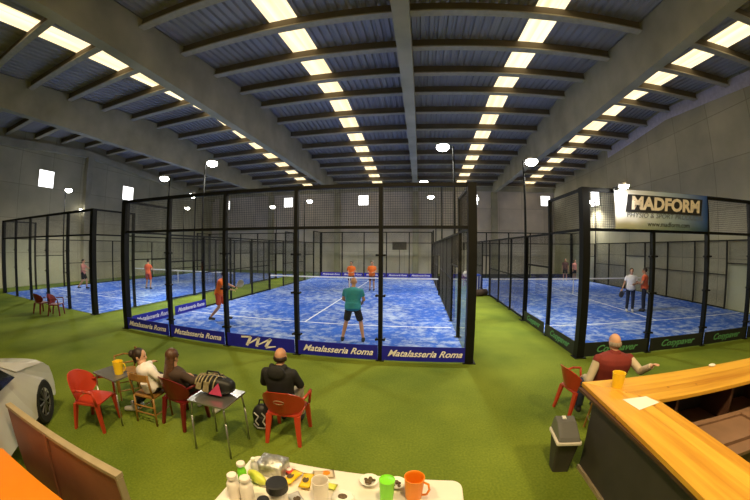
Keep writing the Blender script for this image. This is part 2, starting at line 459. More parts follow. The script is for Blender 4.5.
# ------------------------------------------------------------------ padel courts
def lattice(bm, o, u, w, z0, z1, pitch=.052, t=.0055):
    """welded wire panel: every wire is real"""
    o = Vector(o); u = Vector(u); n = Vector((u.y, -u.x, 0))
    def bar(p, q, a, b):
        vs = [bm.verts.new(pt + a*sa + b*sb) for pt in (p, q) for sa, sb in ((-1, -1), (1, -1), (1, 1), (-1, 1))]
        for i in range(4): bm.faces.new((vs[i], vs[(i+1) % 4], vs[4+(i+1) % 4], vs[4+i]))
    nu = int(w/pitch); nz = int((z1-z0)/pitch)
    zt = Vector((0, 0, 1))
    for i in range(1, nu): 
        p = o+u*(w*i/nu); bar(p+zt*z0, p+zt*z1, u*t/2, n*t/2)
    for j in range(1, nz):
        z = z0+(z1-z0)*j/nz; p = o+zt*z; bar(p, p+u*w, zt*t/2, n*t/2)

def enclosure(x0, y0, label):
    t = thing('court_enclosure', label, 'padel court enclosure', (x0, y0, 0), 0, 'padel court enclosures')
    def post(x, y, h, s, sy=None):
        bm = BM(); sy = sy or s
        bbox(bm, (x-s/2, y-sy/2, 0), (x+s/2, y+sy/2, h)); bbox(bm, (x-s/2-.05, y-sy/2-.05, 0), (x+s/2+.05, y+sy/2+.05, .015))
        obj('post', bm, 'black', t)
    def rail(a, b, s=.07):
        bm = BM(); bbox(bm, [min(a[i], b[i])-s/2*(a[i] == b[i]) for i in range(3)], [max(a[i], b[i])+s/2*(a[i] == b[i]) for i in range(3)])
        obj('rail', bm, 'black', t)
    def pane(o, u, w, h):
        bm = BM(); u = Vector(u); o = Vector(o)+u*.045
        a = bm.verts.new(o+Vector((0, 0, .03))); b = bm.verts.new(o+u*(w-.09)+Vector((0, 0, .03)))
        c = bm.verts.new(o+u*(w-.09)+Vector((0, 0, h))); d = bm.verts.new(o+Vector((0, 0, h)))
        f = bm.faces.new((a, b, c, d))
        obj('glass_panel', bm, 'glass', t)
    def mesh(o, u, w, z0, z1):
        bm = BM(); lattice(bm, o, u, w, z0, z1); obj('mesh_panel', bm, 'wire', t)
    for y in (0, 20):
        for i in range(6):
            c = i in (0, 5); post(2*i, y, 4, .19 if c else .09, .19 if c else .12)
        rail((0, y, 3.96), (10, y, 3.96), .09); rail((0, y, 3.02), (10, y, 3.02), .07)
        for i in range(5):
            pane((2*i, y, 0), (1, 0, 0), 2, 3.0); mesh((2*i, y, 0), (1, 0, 0), 2, 3.05, 3.92)
        for i in range(1, 5):
            if y == 0:
                for z in (.5, 1.5, 2.4):
                    bm = BM(); bbox(bm, (2*i-.11, y-.07, z-.02), (2*i+.11, y-.05, z+.02)); rod(bm, (2*i-.09, y-.08, z), (2*i-.09, y+.04, z), .025); rod(bm, (2*i+.09, y-.08, z), (2*i+.09, y+.04, z), .025)
                    obj('glass_clamp', bm, 'black', t)
    for x in (0, 10):
        for i in range(1, 10):
            post(x, 2*i, 4 if i in (1, 9) else 3, .10 if i in (1, 9) else .07)
        for ya, yb in ((0, 2), (18, 20)):
            rail((x, ya, 3.97), (x, yb, 3.97)); rail((x, ya, 3.02), (x, yb, 3.02), .06)
            pane((x, ya, 0), (0, 1, 0), 2, 3.0); mesh((x, ya, 0), (0, 1, 0), 2, 3.05, 3.94)
        for ya in (2, 16):
            pane((x, ya, 0), (0, 1, 0), 2, 2.0); mesh((x, ya, 0), (0, 1, 0), 2, 2.05, 2.97)
            rail((x, ya, 2.02), (x, ya+2, 2.02), .05)
        rail((x, 2, 3.0), (x, 18, 3.0), .06)
        for i in range(2, 8):
            if i == 5: mesh((x, 2*i, 0), (0, 1, 0), 2, 2.2, 2.97); rail((x, 2*i, 2.17), (x, 2*i+2, 2.17), .05); continue
            mesh((x, 2*i, 0), (0, 1, 0), 2, .06, 2.97)
            rail((x, 2*i, 1.5), (x, 2*i+2, 1.5), .04); rail((x, 2*i, .05), (x, 2*i+2, .05), .05)
    return t

def court_floor(x0, y0, label):
    bm = BM(); bbox(bm, (.0, .0, -.01), (10., 20., .012))
    t = obj('court_turf', bm, 'court'); t.location = (x0, y0, 0); tag(t, label, 'court floor', 'blue padel court floors')
    for (a, b) in (((.1, 3.02), (9.9, 3.08)), ((.1, 16.92), (9.9, 16.98)), ((4.97, 3.05), (5.03, 16.95))):
        bm = BM(); bbox(bm, (a[0], a[1], .012), (b[0], b[1], .016)); obj('line_marking', bm, 'line', t)
    return t

def court_net(x0, y0, label):
    t = thing('court_net', label, 'net', (x0, y0+10, 0), 0, 'padel nets')
    for x in (.05, 9.95):
        bm = BM(); rod(bm, (x, 0, .012), (x, 0, 1.05), .045, .045, 12); obj('net_post', bm, 'black', t)
    bm = BM(); bbox(bm, (.1, -.012, .86), (9.9, .012, .93)); obj('net_tape', bm, 'textw', t)
    bm = BM(); lattice(bm, (.1, 0, 0), (1, 0, 0), 9.8, .06, .86, .06, .004); obj('net_mesh', bm, 'netc', t)
    bm = BM(); bbox(bm, (4.98, -.015, .02), (5.02, .015, .9)); obj('centre_strap', bm, 'textw', t)

courts = [(-17.93, .67, 'left-hand'), (-5., 0., 'middle'), (7.74, .13, 'right-hand')]
marks = {'left-hand': 'red chairs outside it', 'middle': 'blue banners along its foot', 'right-hand': 'white and blue banner above'}
for x0, y0, nm in courts:
    enclosure(x0, y0, 'black steel and glass enclosure of the %s court, %s' % (nm, marks[nm]))
    court_floor(x0, y0, 'blue sanded turf with white lines inside the %s padel court' % nm)
    court_net(x0, y0, 'black padel net with white top tape across the %s court' % nm)

# ------------------------------------------------------------------ advertising strips
FACE = Matrix.Rotation(PI/2, 4, 'X')                       # text upright, read from -Y
FACEX = Matrix.Rotation(PI/2, 4, 'Z') @ Matrix.Rotation(PI/2, 4, 'X')   # read from +X
FACEXN = Matrix.Rotation(-PI/2, 4, 'Z') @ Matrix.Rotation(PI/2, 4, 'X')  # read from -X
def banner(c, L, axis, m, body, tm, label, grp, h=.34, side=-1, size=.21, sx=1.):
    """strip standing along the foot of a glass wall; side = where it is read from"""
    t = thing('advertising_banner', label, 'banner', c, 0, grp)
    bm = BM()
    if axis == 'X': bbox(bm, (-L/2, -.006, .03), (L/2, .006, .03+h))
    else: bbox(bm, (-.006, -L/2, .03), (.006, L/2, .03+h))
    obj('banner_sheet', bm, m, t)
    if body:
        if axis == 'X': mt = Matrix.Translation((0, -.010, .03+h/2)) @ FACE
        else: mt = Matrix.Translation((.010*side, 0, .03+h/2)) @ (FACEX if side > 0 else FACEXN)
        text(body, size, tm, t, mt, shear=.45, bold=.004, sx=sx, ext=.002)
    return t
pos = ['in the first bay from the left corner', 'in the second bay from the left corner', 'in the centre bay behind the bald man in black', 'in the second bay from the right corner', 'in the last bay by the right corner post']
for i in range(5):
    x = -4+2*i
    if i == 2:
        t = banner((x, -.08, 0), 1.9, 'X', 'bannerb', '', 'textw', 'blue foot banner with a big white M, behind the bald man in black', 'blue foot banners of the middle court')
        bm = BM()
        # big brush-script M drawn as thick slanted strokes
        def stroke(p, q, w0, w1):
            p = Vector((p[0], 0, p[1])); q = Vector((q[0], 0, q[1])); d = (q-p).normalized(); n = Vector((-d.z, 0, d.x))
            vs = [bm.verts.new(v+Vector((0, yy, 0))) for yy in (-.004, .0) for v in (p+n*w0, q+n*w1, q-n*w1, p-n*w0)]
            f = lambda *i: bm.faces.new([vs[j] for j in i])
            f(0, 1, 2, 3); f(7, 6, 5, 4); f(0, 4, 5, 1); f(1, 5, 6, 2); f(2, 6, 7, 3); f(3, 7, 4, 0)
        for p, q, a, b in (((-.42, .27), (-.2, .29), .02, .02), ((-.2, .29), (-.30, .07), .03, .03), ((-.28, .10), (-.02, .29), .012, .02), ((-.02, .29), (-.08, .07), .03, .03), ((-.07, .10), (.24, .29), .012, .02), ((.24, .29), (.12, .08), .032, .03), ((.12, .07), (.34, .12), .025, .01)):
            stroke(p, q, a, b)
        o = obj('lettering', bm, 'textw', t); o.location = (.02, -.008, .02); o.scale = (1.28, 1, 1.08)
    else:
        banner((x, -.08, 0), 1.9, 'X', 'bannerb', 'Matalasseria Roma', 'textw', 'blue foot banner with white script lettering, '+pos[i], 'blue foot banners of the middle court', sx=1.05)
for i, y in enumerate((1.0, 3.0)):
    banner((-4.92, y+.05, 0), 1.85, 'Y', 'bannerb', 'Matalasseria Roma', 'textw', 'blue lettered banner on the left side wall of the middle court, %s bay' % ('corner' if i == 0 else 'second'), 'blue side banners of the middle court', side=1)
for i in range(5):
    banner((-4+2*i, 19.85, 0), 1.9, 'X', 'bannerb', 'Matalasseria Roma', 'textw', 'blue banner on far glass wall of middle court, %s from left' % ('first', 'second', 'third', 'fourth', 'fifth')[i], 'blue banners on the far wall of the middle court')
for i in range(5):
    x = 7.74+1+2*i
    banner((x, .05, 0), 1.9, 'X', 'bannerk', 'Cosypaver', 'textg', 'black front banner with green lettering, right-hand court, %s bay from its left corner' % ('first', 'second', 'third', 'fourth', 'fifth')[i], 'black foot banners of the right-hand court', size=.24, sx=1.15)
for i in range(2):
    banner((7.66, .13+1+2*i, 0), 1.85, 'Y', 'bannerk', 'Cosypaver', 'textg', 'black lettered banner on the walkway side of the right-hand court, %s bay' % ('corner' if i == 0 else 'second'), 'black side banners of the right-hand court', side=-1, size=.24, sx=1.15)
for i in range(5):
    banner((8.74+2*i, 19.95, 0), 1.9, 'X', 'bannerk', '', 'textg', 'plain black banner on far wall of right-hand court, %s from left' % ('first', 'second', 'third', 'fourth', 'fifth')[i], 'black banners on the far wall of the right-hand court')

# big banner hung on the mesh of the right-hand court
M['madform'] = gradient_print('banner_print', -1.5, 1.5)
t = thing('hanging_banner', 'large white to blue banner lettered MADFORM, hung high on the right-hand court', 'banner', (10.02, -.02, 3.04))
bm = BM(); n = 40
A = [[bm.verts.new((-1.56+3.12*i/n, -.04-.015*math.sin(i*.9)*(1-j/2.), 0+.93*j/3)) for i in range(n+1)] for j in range(4)]
for j in range(3):
    for i in range(n): bm.faces.new((A[j][i], A[j][i+1], A[j+1][i+1], A[j+1][i]))
o = obj('banner_sheet', bm, 'madform', t, smooth=True); s = o.modifiers.new('s', 'SOLIDIFY'); s.thickness = .004
def ft(z, dy=-.07, dx=0.): return Matrix.Translation((dx, dy, z)) @ FACE
bm = BM(); vs = [bm.verts.new(p) for p in ((-1.27, -.061, .40), (1.27, -.061, .40), (1.36, -.061, .82), (-1.18, -.061, .82))]; bm.faces.new(vs); obj('black_field', bm, 'textk', t)
text('MADFORM', .42, 'textcream', t, ft(.605, -.07, .05), 'lettering', shear=.12, bold=.018, sx=1.13, ext=.002)
text('PHYSIO & SPORT PRODUCTS', .17, 'textgrey', t, ft(.33, -.066, .03), 'lettering', shear=.2, bold=.0, sx=1.16, ext=.001)
text('www.madform.com', .17, 'textk', t, ft(.13, -.066, .1), 'lettering', sx=1.05, ext=.001)

# ------------------------------------------------------------------ floodlight masts
def mast(x, y, h, dx, label, strong=1., m='lamp', power=900, dy=0.):
    t = thing('floodlight_mast', label, 'floodlight', (x, y, 0), 0, 'floodlight masts beside the courts')
    bm = BM(); rod(bm, (0, 0, 0), (0, 0, h), .05, .035, 10); bbox(bm, (-.12, -.12, 0), (.12, .12, .02)); obj('pole', bm, 'black', t)
    s = 1 if dx > 0 else -1
    bm = BM(); rod(bm, (0, 0, h-.05), (dx, dy, h), .022); obj('arm', bm, 'black', t)
    bm = BM(); lathe(bm, [(.05, .13), (.13, .10), (.215, .02), (.215, -.03), (.20, -.03)], (dx+.12*s, dy, h+.02)); obj('lamp_head', bm, 'steel', t)
    bm = BM(); ball(bm, (dx+.12*s, dy, h-.03), (.23, .23, .15), 3); obj('lamp_lens', bm, m, t, smooth=True)
    ld = bpy.data.lights.new('flood', 'SPOT'); ld.energy = power; ld.color = (1., .93, .80); ld.spot_size = math.radians(150); ld.spot_blend = .6; ld.shadow_soft_size = .18
    lo = bpy.data.objects.new('flood', ld); link(lo, t); lo.location = (dx+.12*s, dy, h-.20); lo.rotation_euler = (0, -s*.35, 0)
    return t
P0 = 1250
mast(-17.98, 4.67, 6.2, .3, 'slim black floodlight mast at the far-left side of the left-hand court, nearer one', power=P0)
mast(-17.98, 16.67, 6.3, .3, 'slim black floodlight mast on the left side of the left-hand court, towards the back wall', power=P0)
mast(-7.86, 4.67, 5.95, -.25, 'black floodlight mast on the right side of the left-hand court, nearer one', power=P0, m='lampdim')
mast(-7.86, 16.67, 6.0, -.25, 'black floodlight mast on the right side of the left-hand court, towards the back wall', power=P0*.6, m='lampdim')
mast(-7.86, 6.67, 5.4, -.08, 'floodlight mast glaring above the second bay between left-hand and middle court', power=P0)
mast(-5.08, 4.0, 6.15, .25, 'tall black floodlight mast on the left side of the middle court', power=P0)
mast(-5.08, 16.0, 6.25, .3, 'floodlight mast at the far left of the middle court before the back wall', power=P0)
mast(5.08, 4.0, 6.2, -.25, 'tall black floodlight mast on the right side of the middle court, nearer one', power=P0)
mast(5.08, 10.0, 6.2, -.85, 'brightest floodlight on a long arm above the right side of the middle court net', power=P0)
mast(5.08, 16.0, 6.4, -.25, 'floodlight mast at the far right of the middle court before the back wall', power=P0)
mast(7.66, 4.13, 5.75, .2, 'black floodlight mast by the walkway at the left side of the right-hand court', power=P0)
mast(7.66, 16.13, 6.3, .3, 'far floodlight mast by the walkway at the left side of the right-hand court', power=P0*.6, m='lampdim')
t = thing('clamp_lamp', 'small round lamp clamped above the left end of the large hanging banner', 'lamp', (8.52, -.1, 3.93))
bm = BM(); tube(bm, [(0, .08, .04), (0, -.12, .12), (0, -.26, .12)], .018); bbox(bm, (-.05, .03, .0), (.05, .12, .08)); obj('bracket', bm, 'black', t)
bm = BM(); lathe(bm, [(.03, .10), (.12, .05), (.13, .0), (.11, .0)], (0, -.28, .06)); obj('lamp_head', bm, 'steel', t)
bm = BM(); ball(bm, (0, -.28, .05), (.12, .12, .07), 3); obj('lamp_lens', bm, 'lamp', t, smooth=True)
ld = bpy.data.lights.new('clamp_light', 'SPOT'); ld.energy = 24; ld.color = (1., .97, .92); ld.spot_size = math.radians(150); ld.spot_blend = .6; ld.shadow_soft_size = .08
lo = bpy.data.objects.new('clamp_light', ld); link(lo, t); lo.location = (0, -.36, -.04); lo.rotation_euler = (.7, .25, 0)
mast(17.82, 16.13, 6.3, -.3, 'far floodlight mast beside the window at the right side of the right-hand court', power=P0)
# ------------------------------------------------------------------ lamps over the bar zone (behind and above the viewer)
for i, (x, y, e) in enumerate(((.6, -6.6, 1), (4.6, -6.4, 1.), (8.6, -6.2, .8))):
    t = thing('high_bay_lamp', 'round high-bay lamp hanging over the seating, %s' % ('left one', 'middle one', 'right one')[i], 'lamp', (x, y, 7.2), 0, 'high-bay lamps over the seating')
    bm = BM(); lathe(bm, [(.05, .32), (.12, .28), (.24, .04), (.25, .0), (.235, .0), (.10, .25), (.04, .27)], (0, 0, 0)); obj('shade', bm, 'steel', t, smooth=True)
    bm = BM(); ball(bm, (0, 0, .08), .07); obj('bulb', bm, 'lampdim', t, smooth=True)
    bm = BM(); rod(bm, (0, 0, .3), (0, 0, roofz(y)-7.2), .01); obj('cable', bm, 'black', t)
    ld = bpy.data.lights.new('bulb_light', 'SPOT'); ld.energy = 1150*e; ld.color = (1., .74, .38); ld.spot_size = math.radians(165); ld.spot_blend = .7; ld.shadow_soft_size = .2
    lo = bpy.data.objects.new('bulb_light', ld); link(lo, t); lo.location = (0, 0, -.05)
# small wall lamp high on the left wall
t = thing('wall_lamp', 'small round lamp glowing high on the left wall', 'lamp', (XL, 7.16, 5.25))
bm = BM(); bbox(bm, (0, -.06, -.06), (.3, .06, .06)); obj('bracket', bm, 'black', t)
bm = BM(); ball(bm, (.38, 0, 0), .13); obj('globe', bm, 'lampdim', t, smooth=True)
# dark sign box on the far wall
t = thing('notice_board', 'dark rectangular board on the far wall behind the middle court', 'sign', (1.87, YB-.1, 2.8))
bm = BM(); bbox(bm, (-.72, 0, -.4), (.72, .08, .4)); obj('board', bm, 'cpanel', t); 
bm = BM(); bbox(bm, (-.03, .0, -2.8), (.03, .06, -.4)); obj('post', bm, 'cpanel', t)

# ------------------------------------------------------------------ people
def fuse(name, bm, m, parent, vox=.011, smooth=2):
    """one continuous skin grown round overlapping limbs"""
    me = bpy.data.meshes.new('tmp'); bm.to_mesh(me); bm.free()
    o = bpy.data.objects.new('tmp', me); col.objects.link(o)
    r = o.modifiers.new('r', 'REMESH'); r.mode = 'VOXEL'; r.voxel_size = vox
    s = o.modifiers.new('s', 'SMOOTH'); s.iterations = smooth; s.factor = .5
    dg = bpy.context.evaluated_depsgraph_get()
    res = bpy.data.meshes.new_from_object(o.evaluated_get(dg)); res.name = name
    bpy.data.objects.remove(o); bpy.data.meshes.remove(me)
    res.materials.clear(); res.materials.append(M[m])
    for p in res.polygons: p.use_smooth = True
    return link(bpy.data.objects.new(name, res), parent)

V = Vector
def cap(bm, p, q, r0, r1, e0=True, e1=True):
    rod(bm, p, q, r0, r1, 14)
    if e0: ball(bm, p, r0, 2)
    if e1: ball(bm, q, r1, 2)

def hand(bm, el, wr, side, curl=.5, palmdir=None):
    d = (V(wr)-V(el)).normalized()
    n = V(palmdir) if palmdir else V((0, -1, 0)) if abs(d.y) < .8 else V((0, 0, -1))
    n = (n-d*n.dot(d)).normalized(); w = d.cross(n).normalized()     # n palm normal, w across the knuckles
    R = Matrix((w, n, d)).transposed().to_4x4()
    c = V(wr)+d*.05
    ball(bm, c, (.040, .017, .055), 2, R)
    for k, L in zip((-1.5, -.5, .5, 1.5), (.060, .072, .068, .052)):
        b = V(wr)+d*.085+w*(k*.0195)
        d1 = (d*math.cos(curl*.7)+n*math.sin(curl*.7)).normalized(); d2 = (d*math.cos(curl*1.8)+n*math.sin(curl*1.8)).normalized()
        m_ = b+d1*L*.5; e = m_+d2*L*.5
        cap(bm, b-d*.02, m_, .0092, .0085); cap(bm, m_, e, .0085, .0075)
    s = -1 if side == 'L' else 1
    tb = V(wr)+d*.03-w*s*.025; te = tb+(d*.6-w*s*.7+n*.35).normalized()*.035; t2 = te+(d*.9-w*s*.15+n*.35).normalized()*.03
    cap(bm, tb, te, .012, .010); cap(bm, te, t2, .010, .0085)

def person(label, loc, rz, pelvis=(0, 0, .95), neck=(0, .0, 1.45), head=None, face=0., arms=None, legs=None, twist=0.,
           skin='skin', shirt='white', sleeves='short', sleeve_m=None, bottom='jeans', blen='long', shoes='shoed', hair='short', hair_m='hairdark',
           collar=False, hood=False, s=1., wide=1., vox=.011, group=None):
    t = thing('person', label, 'person', loc, rz, group); t.scale = (s, s, s)
    P = V(pelvis); N = V(neck); up = (N-P).normalized()
    rt = V((math.cos(twist), math.sin(twist), 0)); rt = (rt-up*rt.dot(up)).normalized(); fw = up.cross(rt).normalized()
    W = Matrix((rt, fw, up)).transposed().to_4x4()
    Hc = V(head) if head else N+V((0, .02, .165))
    hf = V((-math.sin(face), math.cos(face), 0)); hu = V((0, 0, 1)); hr = hf.cross(hu)
    HW = Matrix((hr, hf, hu)).transposed().to_4x4()
    shL, shR = N-rt*.166*wide-up*.075, N+rt*.166*wide-up*.075
    hipL, hipR = P-rt*.09, P+rt*.09
    arms = arms or {}; legs = legs or {}
    elL, wrL = [V(a) for a in arms.get('L', (shL-V((.05, 0, .28)), shL-V((.06, -.06, .53))))]
    elR, wrR = [V(a) for a in arms.get('R', (shR-V((-.05, 0, .28)), shR-V((-.06, -.06, .53))))]
    knL, anL = [V(a) for a in legs.get('L', (hipL+V((-.02, .02, -.43)), (hipL.x-.03, hipL.y-.01, .09)))]
    knR, anR = [V(a) for a in legs.get('R', (hipR+V((.02, .02, -.43)), (hipR.x+.03, hipR.y-.01, .09)))]
    toe = {}
    for k, kn, an in (('L', knL, anL), ('R', knR, anR)):
        toe[k] = V(legs['toe'+k]) if 'toe'+k in legs else (an+V((0, .14, 0)))
    def torso(bm, g=0., low=True):
        L = (N-P).length
        # one lofted trunk : hips, waist, ribcage, shoulder yoke, neck root
        dp = 1+(wide-1)*.7; ring = []
        for (q, hw, hd, oy) in ((-.20, .10, .08, 0), (-.12, .150, .105, 0), (.0, .165, .118, 0), (.15, .157, .112, .0), (.32, .148, .108, .005), (.5, .156, .115, .005), (.68, .170, .120, .0), (.82, .176, .112, -.005), (.92, .165, .092, -.008), (.98, .115, .072, -.005), (1.03, .06, .055, 0)):
            c_ = P+up*L*q+fw*oy; w_ = hw*wide+g; d_ = hd*dp+g
            ring.append([bm.verts.new(c_+rt*w_*math.copysign(abs(math.cos(a))**.85, math.cos(a))+fw*d_*math.copysign(abs(math.sin(a))**.85, math.sin(a))) for a in [2*PI*i/24 for i in range(24)]])
        for a, b_ in zip(ring, ring[1:]):
            for i in range(24): bm.faces.new((a[i], a[(i+1) % 24], b_[(i+1) % 24], b_[i]))
        bm.faces.new(ring[0][::-1]); bm.faces.new(ring[-1])
        ball(bm, N-up*.04, (.11+g, .075+g, .06+g), 2, W)
    # body
    bm = BM()
    torso(bm, -.008)
    cap(bm, N-up*.05, Hc-V((0, 0, .06))-hf*.01, .056, .052)
    ball(bm, Hc+V((0, 0, .02)), (.077, .097, .10), 3, HW)
    ball(bm, Hc+hf*.028-hu*.055, (.055, .062, .062), 2, HW)
    ball(bm, Hc+hf*.045-hu*.095, (.028, .028, .022), 2, HW)
    rod(bm, Hc+hf*.085+hu*.015, Hc+hf*.108-hu*.022, .009, .015, 8); ball(bm, Hc+hf*.103-hu*.025, .014)
    for sg in (-1, 1): ball(bm, Hc+hr*sg*.079-hf*.008-hu*.008, (.012, .020, .032), 2, HW)
    ball(bm, Hc+hf*.086-hu*.06, (.024, .012, .010), 2, HW)
    for sh, el, wr, k in ((shL, elL, wrL, 'L'), (shR, elR, wrR, 'R')):
        cap(bm, sh, el, .048, .038); cap(bm, el, wr, .039, .026); hand(bm, el, wr, k)
    for hp, kn, an, k in ((hipL, knL, anL, 'L'), (hipR, knR, anR, 'R')):
        cap(bm, hp, kn, .082, .052); cap(bm, kn, kn.lerp(an, .35), .052, .054); cap(bm, kn.lerp(an, .35), an, .054, .034)
        cap(bm, an-V((0, 0, .045)), toe[k]-V((0, 0, .055)), .034, .030)
    b = fuse('body', bm, skin, t, vox)
    # shirt
    g = .014; bm = BM(); torso(bm, g, True)
    rod(bm, P-up*.06, P+up*.1, .15*wide, .155*wide, 16)
    for sh, el, wr in ((shL, elL, wrL), (shR, elR, wrR)):
        if sleeve_m: cap(bm, sh, sh.lerp(el, .12), .07, .07, True, False)
        elif sleeves == 'short': cap(bm, sh, sh.lerp(el, .62), .066, .062, True, False)
        else: cap(bm, sh, el, .066, .056); cap(bm, el, wr.lerp(el, .04), .056, .042, True, False)
    if hood: ball(bm, N-fw*.12-up*.03, (.125, .055, .10), 2, W); cap(bm, N-fw*.02-rt*.085+up*.02, N-fw*.10-rt*.05-up*.01, .04, .04); cap(bm, N-fw*.02+rt*.085+up*.02, N-fw*.10+rt*.05-up*.01, .04, .04)
    if collar: rod(bm, N-up*.03, N+up*.045, .082, .072, 16)
    o = fuse('vest' if sleeve_m else 'hooded_jacket' if hood else 'shirt', bm, shirt, t, vox, 7)
    if sleeve_m:
        for sh, el, wr in ((shL, elL, wrL), (shR, elR, wrR)):
            bm = BM(); cap(bm, sh, el, .064, .054); cap(bm, el, wr, .054, .040, True, False)
            o = fuse('sleeve', bm, sleeve_m, t, vox)
    # bottom
    bm = BM(); ball(bm, P+up*.0, (.165*wide+.012, .13, .125), 2, W)
    for hp, kn, an in ((hipL, knL, anL), (hipR, knR, anR)):
        if blen == 'short': cap(bm, hp, hp.lerp(kn, .85), .10, .088, True, False)
        else: cap(bm, hp, kn, .098, .070); cap(bm, kn, kn.lerp(an, .93), .070, .058, True, False)
    fuse('shorts' if blen == 'short' else 'trousers', bm, bottom, t, vox)
    for k, an in (('L', anL), ('R', anR)):
        bm = BM(); tv = toe[k]
        cap(bm, an-V((0, 0, .038)), tv-V((0, 0, .045)), .046, .040); cap(bm, an, an-V((0, 0, .04)), .046, .048)
        d = (tv-an); d.z = 0; d.normalize()
        ball(bm, an-d*.03-V((0, 0, .045)), (.042, .042, .042))
        fuse('shoe', bm, shoes, t, vox)
    # eyes
    for sg in (-1, 1):
        bm = BM(); ball(bm, Hc+hr*sg*.031+hf*.088+hu*.012, (.012, .008, .008), 2, HW); obj('eye', bm, 'eye', b, smooth=True)
    # hair
    bm = BM()
    if hair == 'short':
        ball(bm, Hc+hu*.034-hf*.014, (.086, .101, .096), 3, HW)
        fuse('hair', bm, hair_m, t, vox)
    elif hair == 'fringe':         # a bald crown with hair at the sides and back
        for a in range(-5, 6):
            an = PI+a*.27; ball(bm, Hc+hr*math.sin(an)*.078+hf*(math.cos(an)*.088-.004)-hu*.012, (.018, .018, .038), 2, HW)
        fuse('hair', bm, hair_m, t, vox)
    elif hair == 'bun':
        ball(bm, Hc+hu*.03-hf*.016, (.088, .102, .10), 3, HW); ball(bm, Hc+hu*.03-hf*.135, (.06, .052, .06), 3, HW)
        cap(bm, Hc-hf*.1-hu*.03, Hc-hf*.09-hu*.10, .035, .02)
        fuse('hair', bm, hair_m, t, vox)
    elif hair == 'long':
        ball(bm, Hc+hu*.03-hf*.012, (.092, .104, .102), 3, HW)
        prev = None
        for k in range(14):
            z = k*.030; w = .085+.004*k
            ball(bm, Hc-hf*(.05+.006*k)-hu*z, (w, .055, .055), 2, HW)
        fuse('hair', bm, hair_m, t, vox, 8)
    else: bm.free()
    return t

def racket(label, loc, d, n, m='racket'):
    """padel racket: loc = grip end, d = direction of the handle, n = face normal"""
    t = thing('padel_racket', label, 'racket', loc)
    d = V(d).normalized(); n = V(n); n = (n-d*n.dot(d)).normalized(); w = d.cross(n)
    R = Matrix((w, n, d)).transposed().to_4x4()
    bm = BM(); rod(bm, (0, 0, 0), d*.14, .016); ball(bm, (0, 0, 0), .019); obj('grip', bm, 'bagblack', t)
    bm = BM()
    for sg in (-1, 1): rod(bm, d*.13, d*.22+w*sg*.07, .012)
    ball(bm, d*.33, (.13, .019, .14), 3, R)
    obj('racket_head', bm, m, t, smooth=True)
    return t

# the middle court
person('bald player in teal shirt and black shorts, back turned, knees apart at the near glass', (2.09, 1.25, .012), .05,
       pelvis=(0, 0, .90), neck=(.0, .10, 1.38), head=(0, .16, 1.53),
       arms={'L': ((-.27, .12, 1.08), (-.20, .30, .98)), 'R': ((.27, .12, 1.08), (.20, .30, .98))},
       legs={'L': ((-.19, .12, .49), (-.27, -.02, .09)), 'R': ((.19, .12, .49), (.27, -.02, .09))},
       shirt='teal', bottom='cloth_black', blen='short', shoes='shoed', hair='none', s=1.06, wide=1.22)
racket('black padel racket held in front by the player in the teal shirt', (2.09+.14, 1.25+.40, 1.05), (-.4, .5, .4), (0, 1, -.3))
person('player in orange shirt and orange shorts crouching by the left side of the middle court', (-2.95, 2.32, .012), -1.25,
       pelvis=(0, -.02, .90), neck=(.0, .12, 1.38), head=(0, .20, 1.53),
       arms={'L': ((-.2, .32, 1.17), (-.08, .52, 1.12)), 'R': ((.22, .25, 1.12), (.1, .48, 1.05))},
       legs={'L': ((-.12, .16, .49), (-.16, .22, .09)), 'R': ((.12, .02, .47), (.15, -.30, .11))},
       shirt='orange', bottom='redshort', blen='short', shoes='shoed', hair='short', s=1.04)
racket('pale-faced padel racket held out by the orange player beside the left glass', (-2.45, 2.50, 1.12), (.6, .1, .45), (.2, 1, 0), 'racketw')
for x, lab, sk in ((-.20, 'left of the two orange-shirted players standing together beyond the middle net', 1.0), (1.06, 'right of the two orange-shirted players standing together beyond the middle net', 1.02)):
    person(lab, (x, 11.3, .012), PI, arms={'L': ((-.26, .03, 1.12), (-.12, .26, 1.10)), 'R': ((.26, .03, 1.12), (.12, .26, 1.10))},
           shirt='orange', bottom='maroon', blen='short', hair='short', s=sk, wide=1.1, group='orange pair beyond the middle net')
# the left-hand court
person('player in orange shirt and shorts facing the net of the left-hand court', (-12.05, 7.1, .012), .2,
       arms={'L': ((-.30, .05, 1.14), (-.30, .28, 1.05)), 'R': ((.30, .05, 1.14), (.25, .28, 1.1))},
       legs={'L': ((-.15, .08, .50), (-.18, .0, .09)), 'R': ((.14, .06, .50), (.17, -.05, .09))},
       shirt='coral', bottom='redshort', blen='short', hair='short', s=1.04)
person('player in faded coral shirt and dark shorts striding at the left of the left-hand court', (-15.75, 4.85, .012), -.9,
       arms={'L': ((-.22, .25, 1.2), (-.1, .48, 1.15)), 'R': ((.28, .05, 1.13), (.30, .30, 1.08))},
       legs={'L': ((-.10, .16, .52), (-.1, .16, .09)), 'R': ((.10, .0, .50), (.12, -.30, .13))},
       shirt='pink', bottom='cloth_black', blen='short', hair='short', s=1.04)
racket('dark padel racket held low by the coral-shirted player', (-15.4, 5.1, 1.1), (.7, .2, .3), (0, 1, 0))
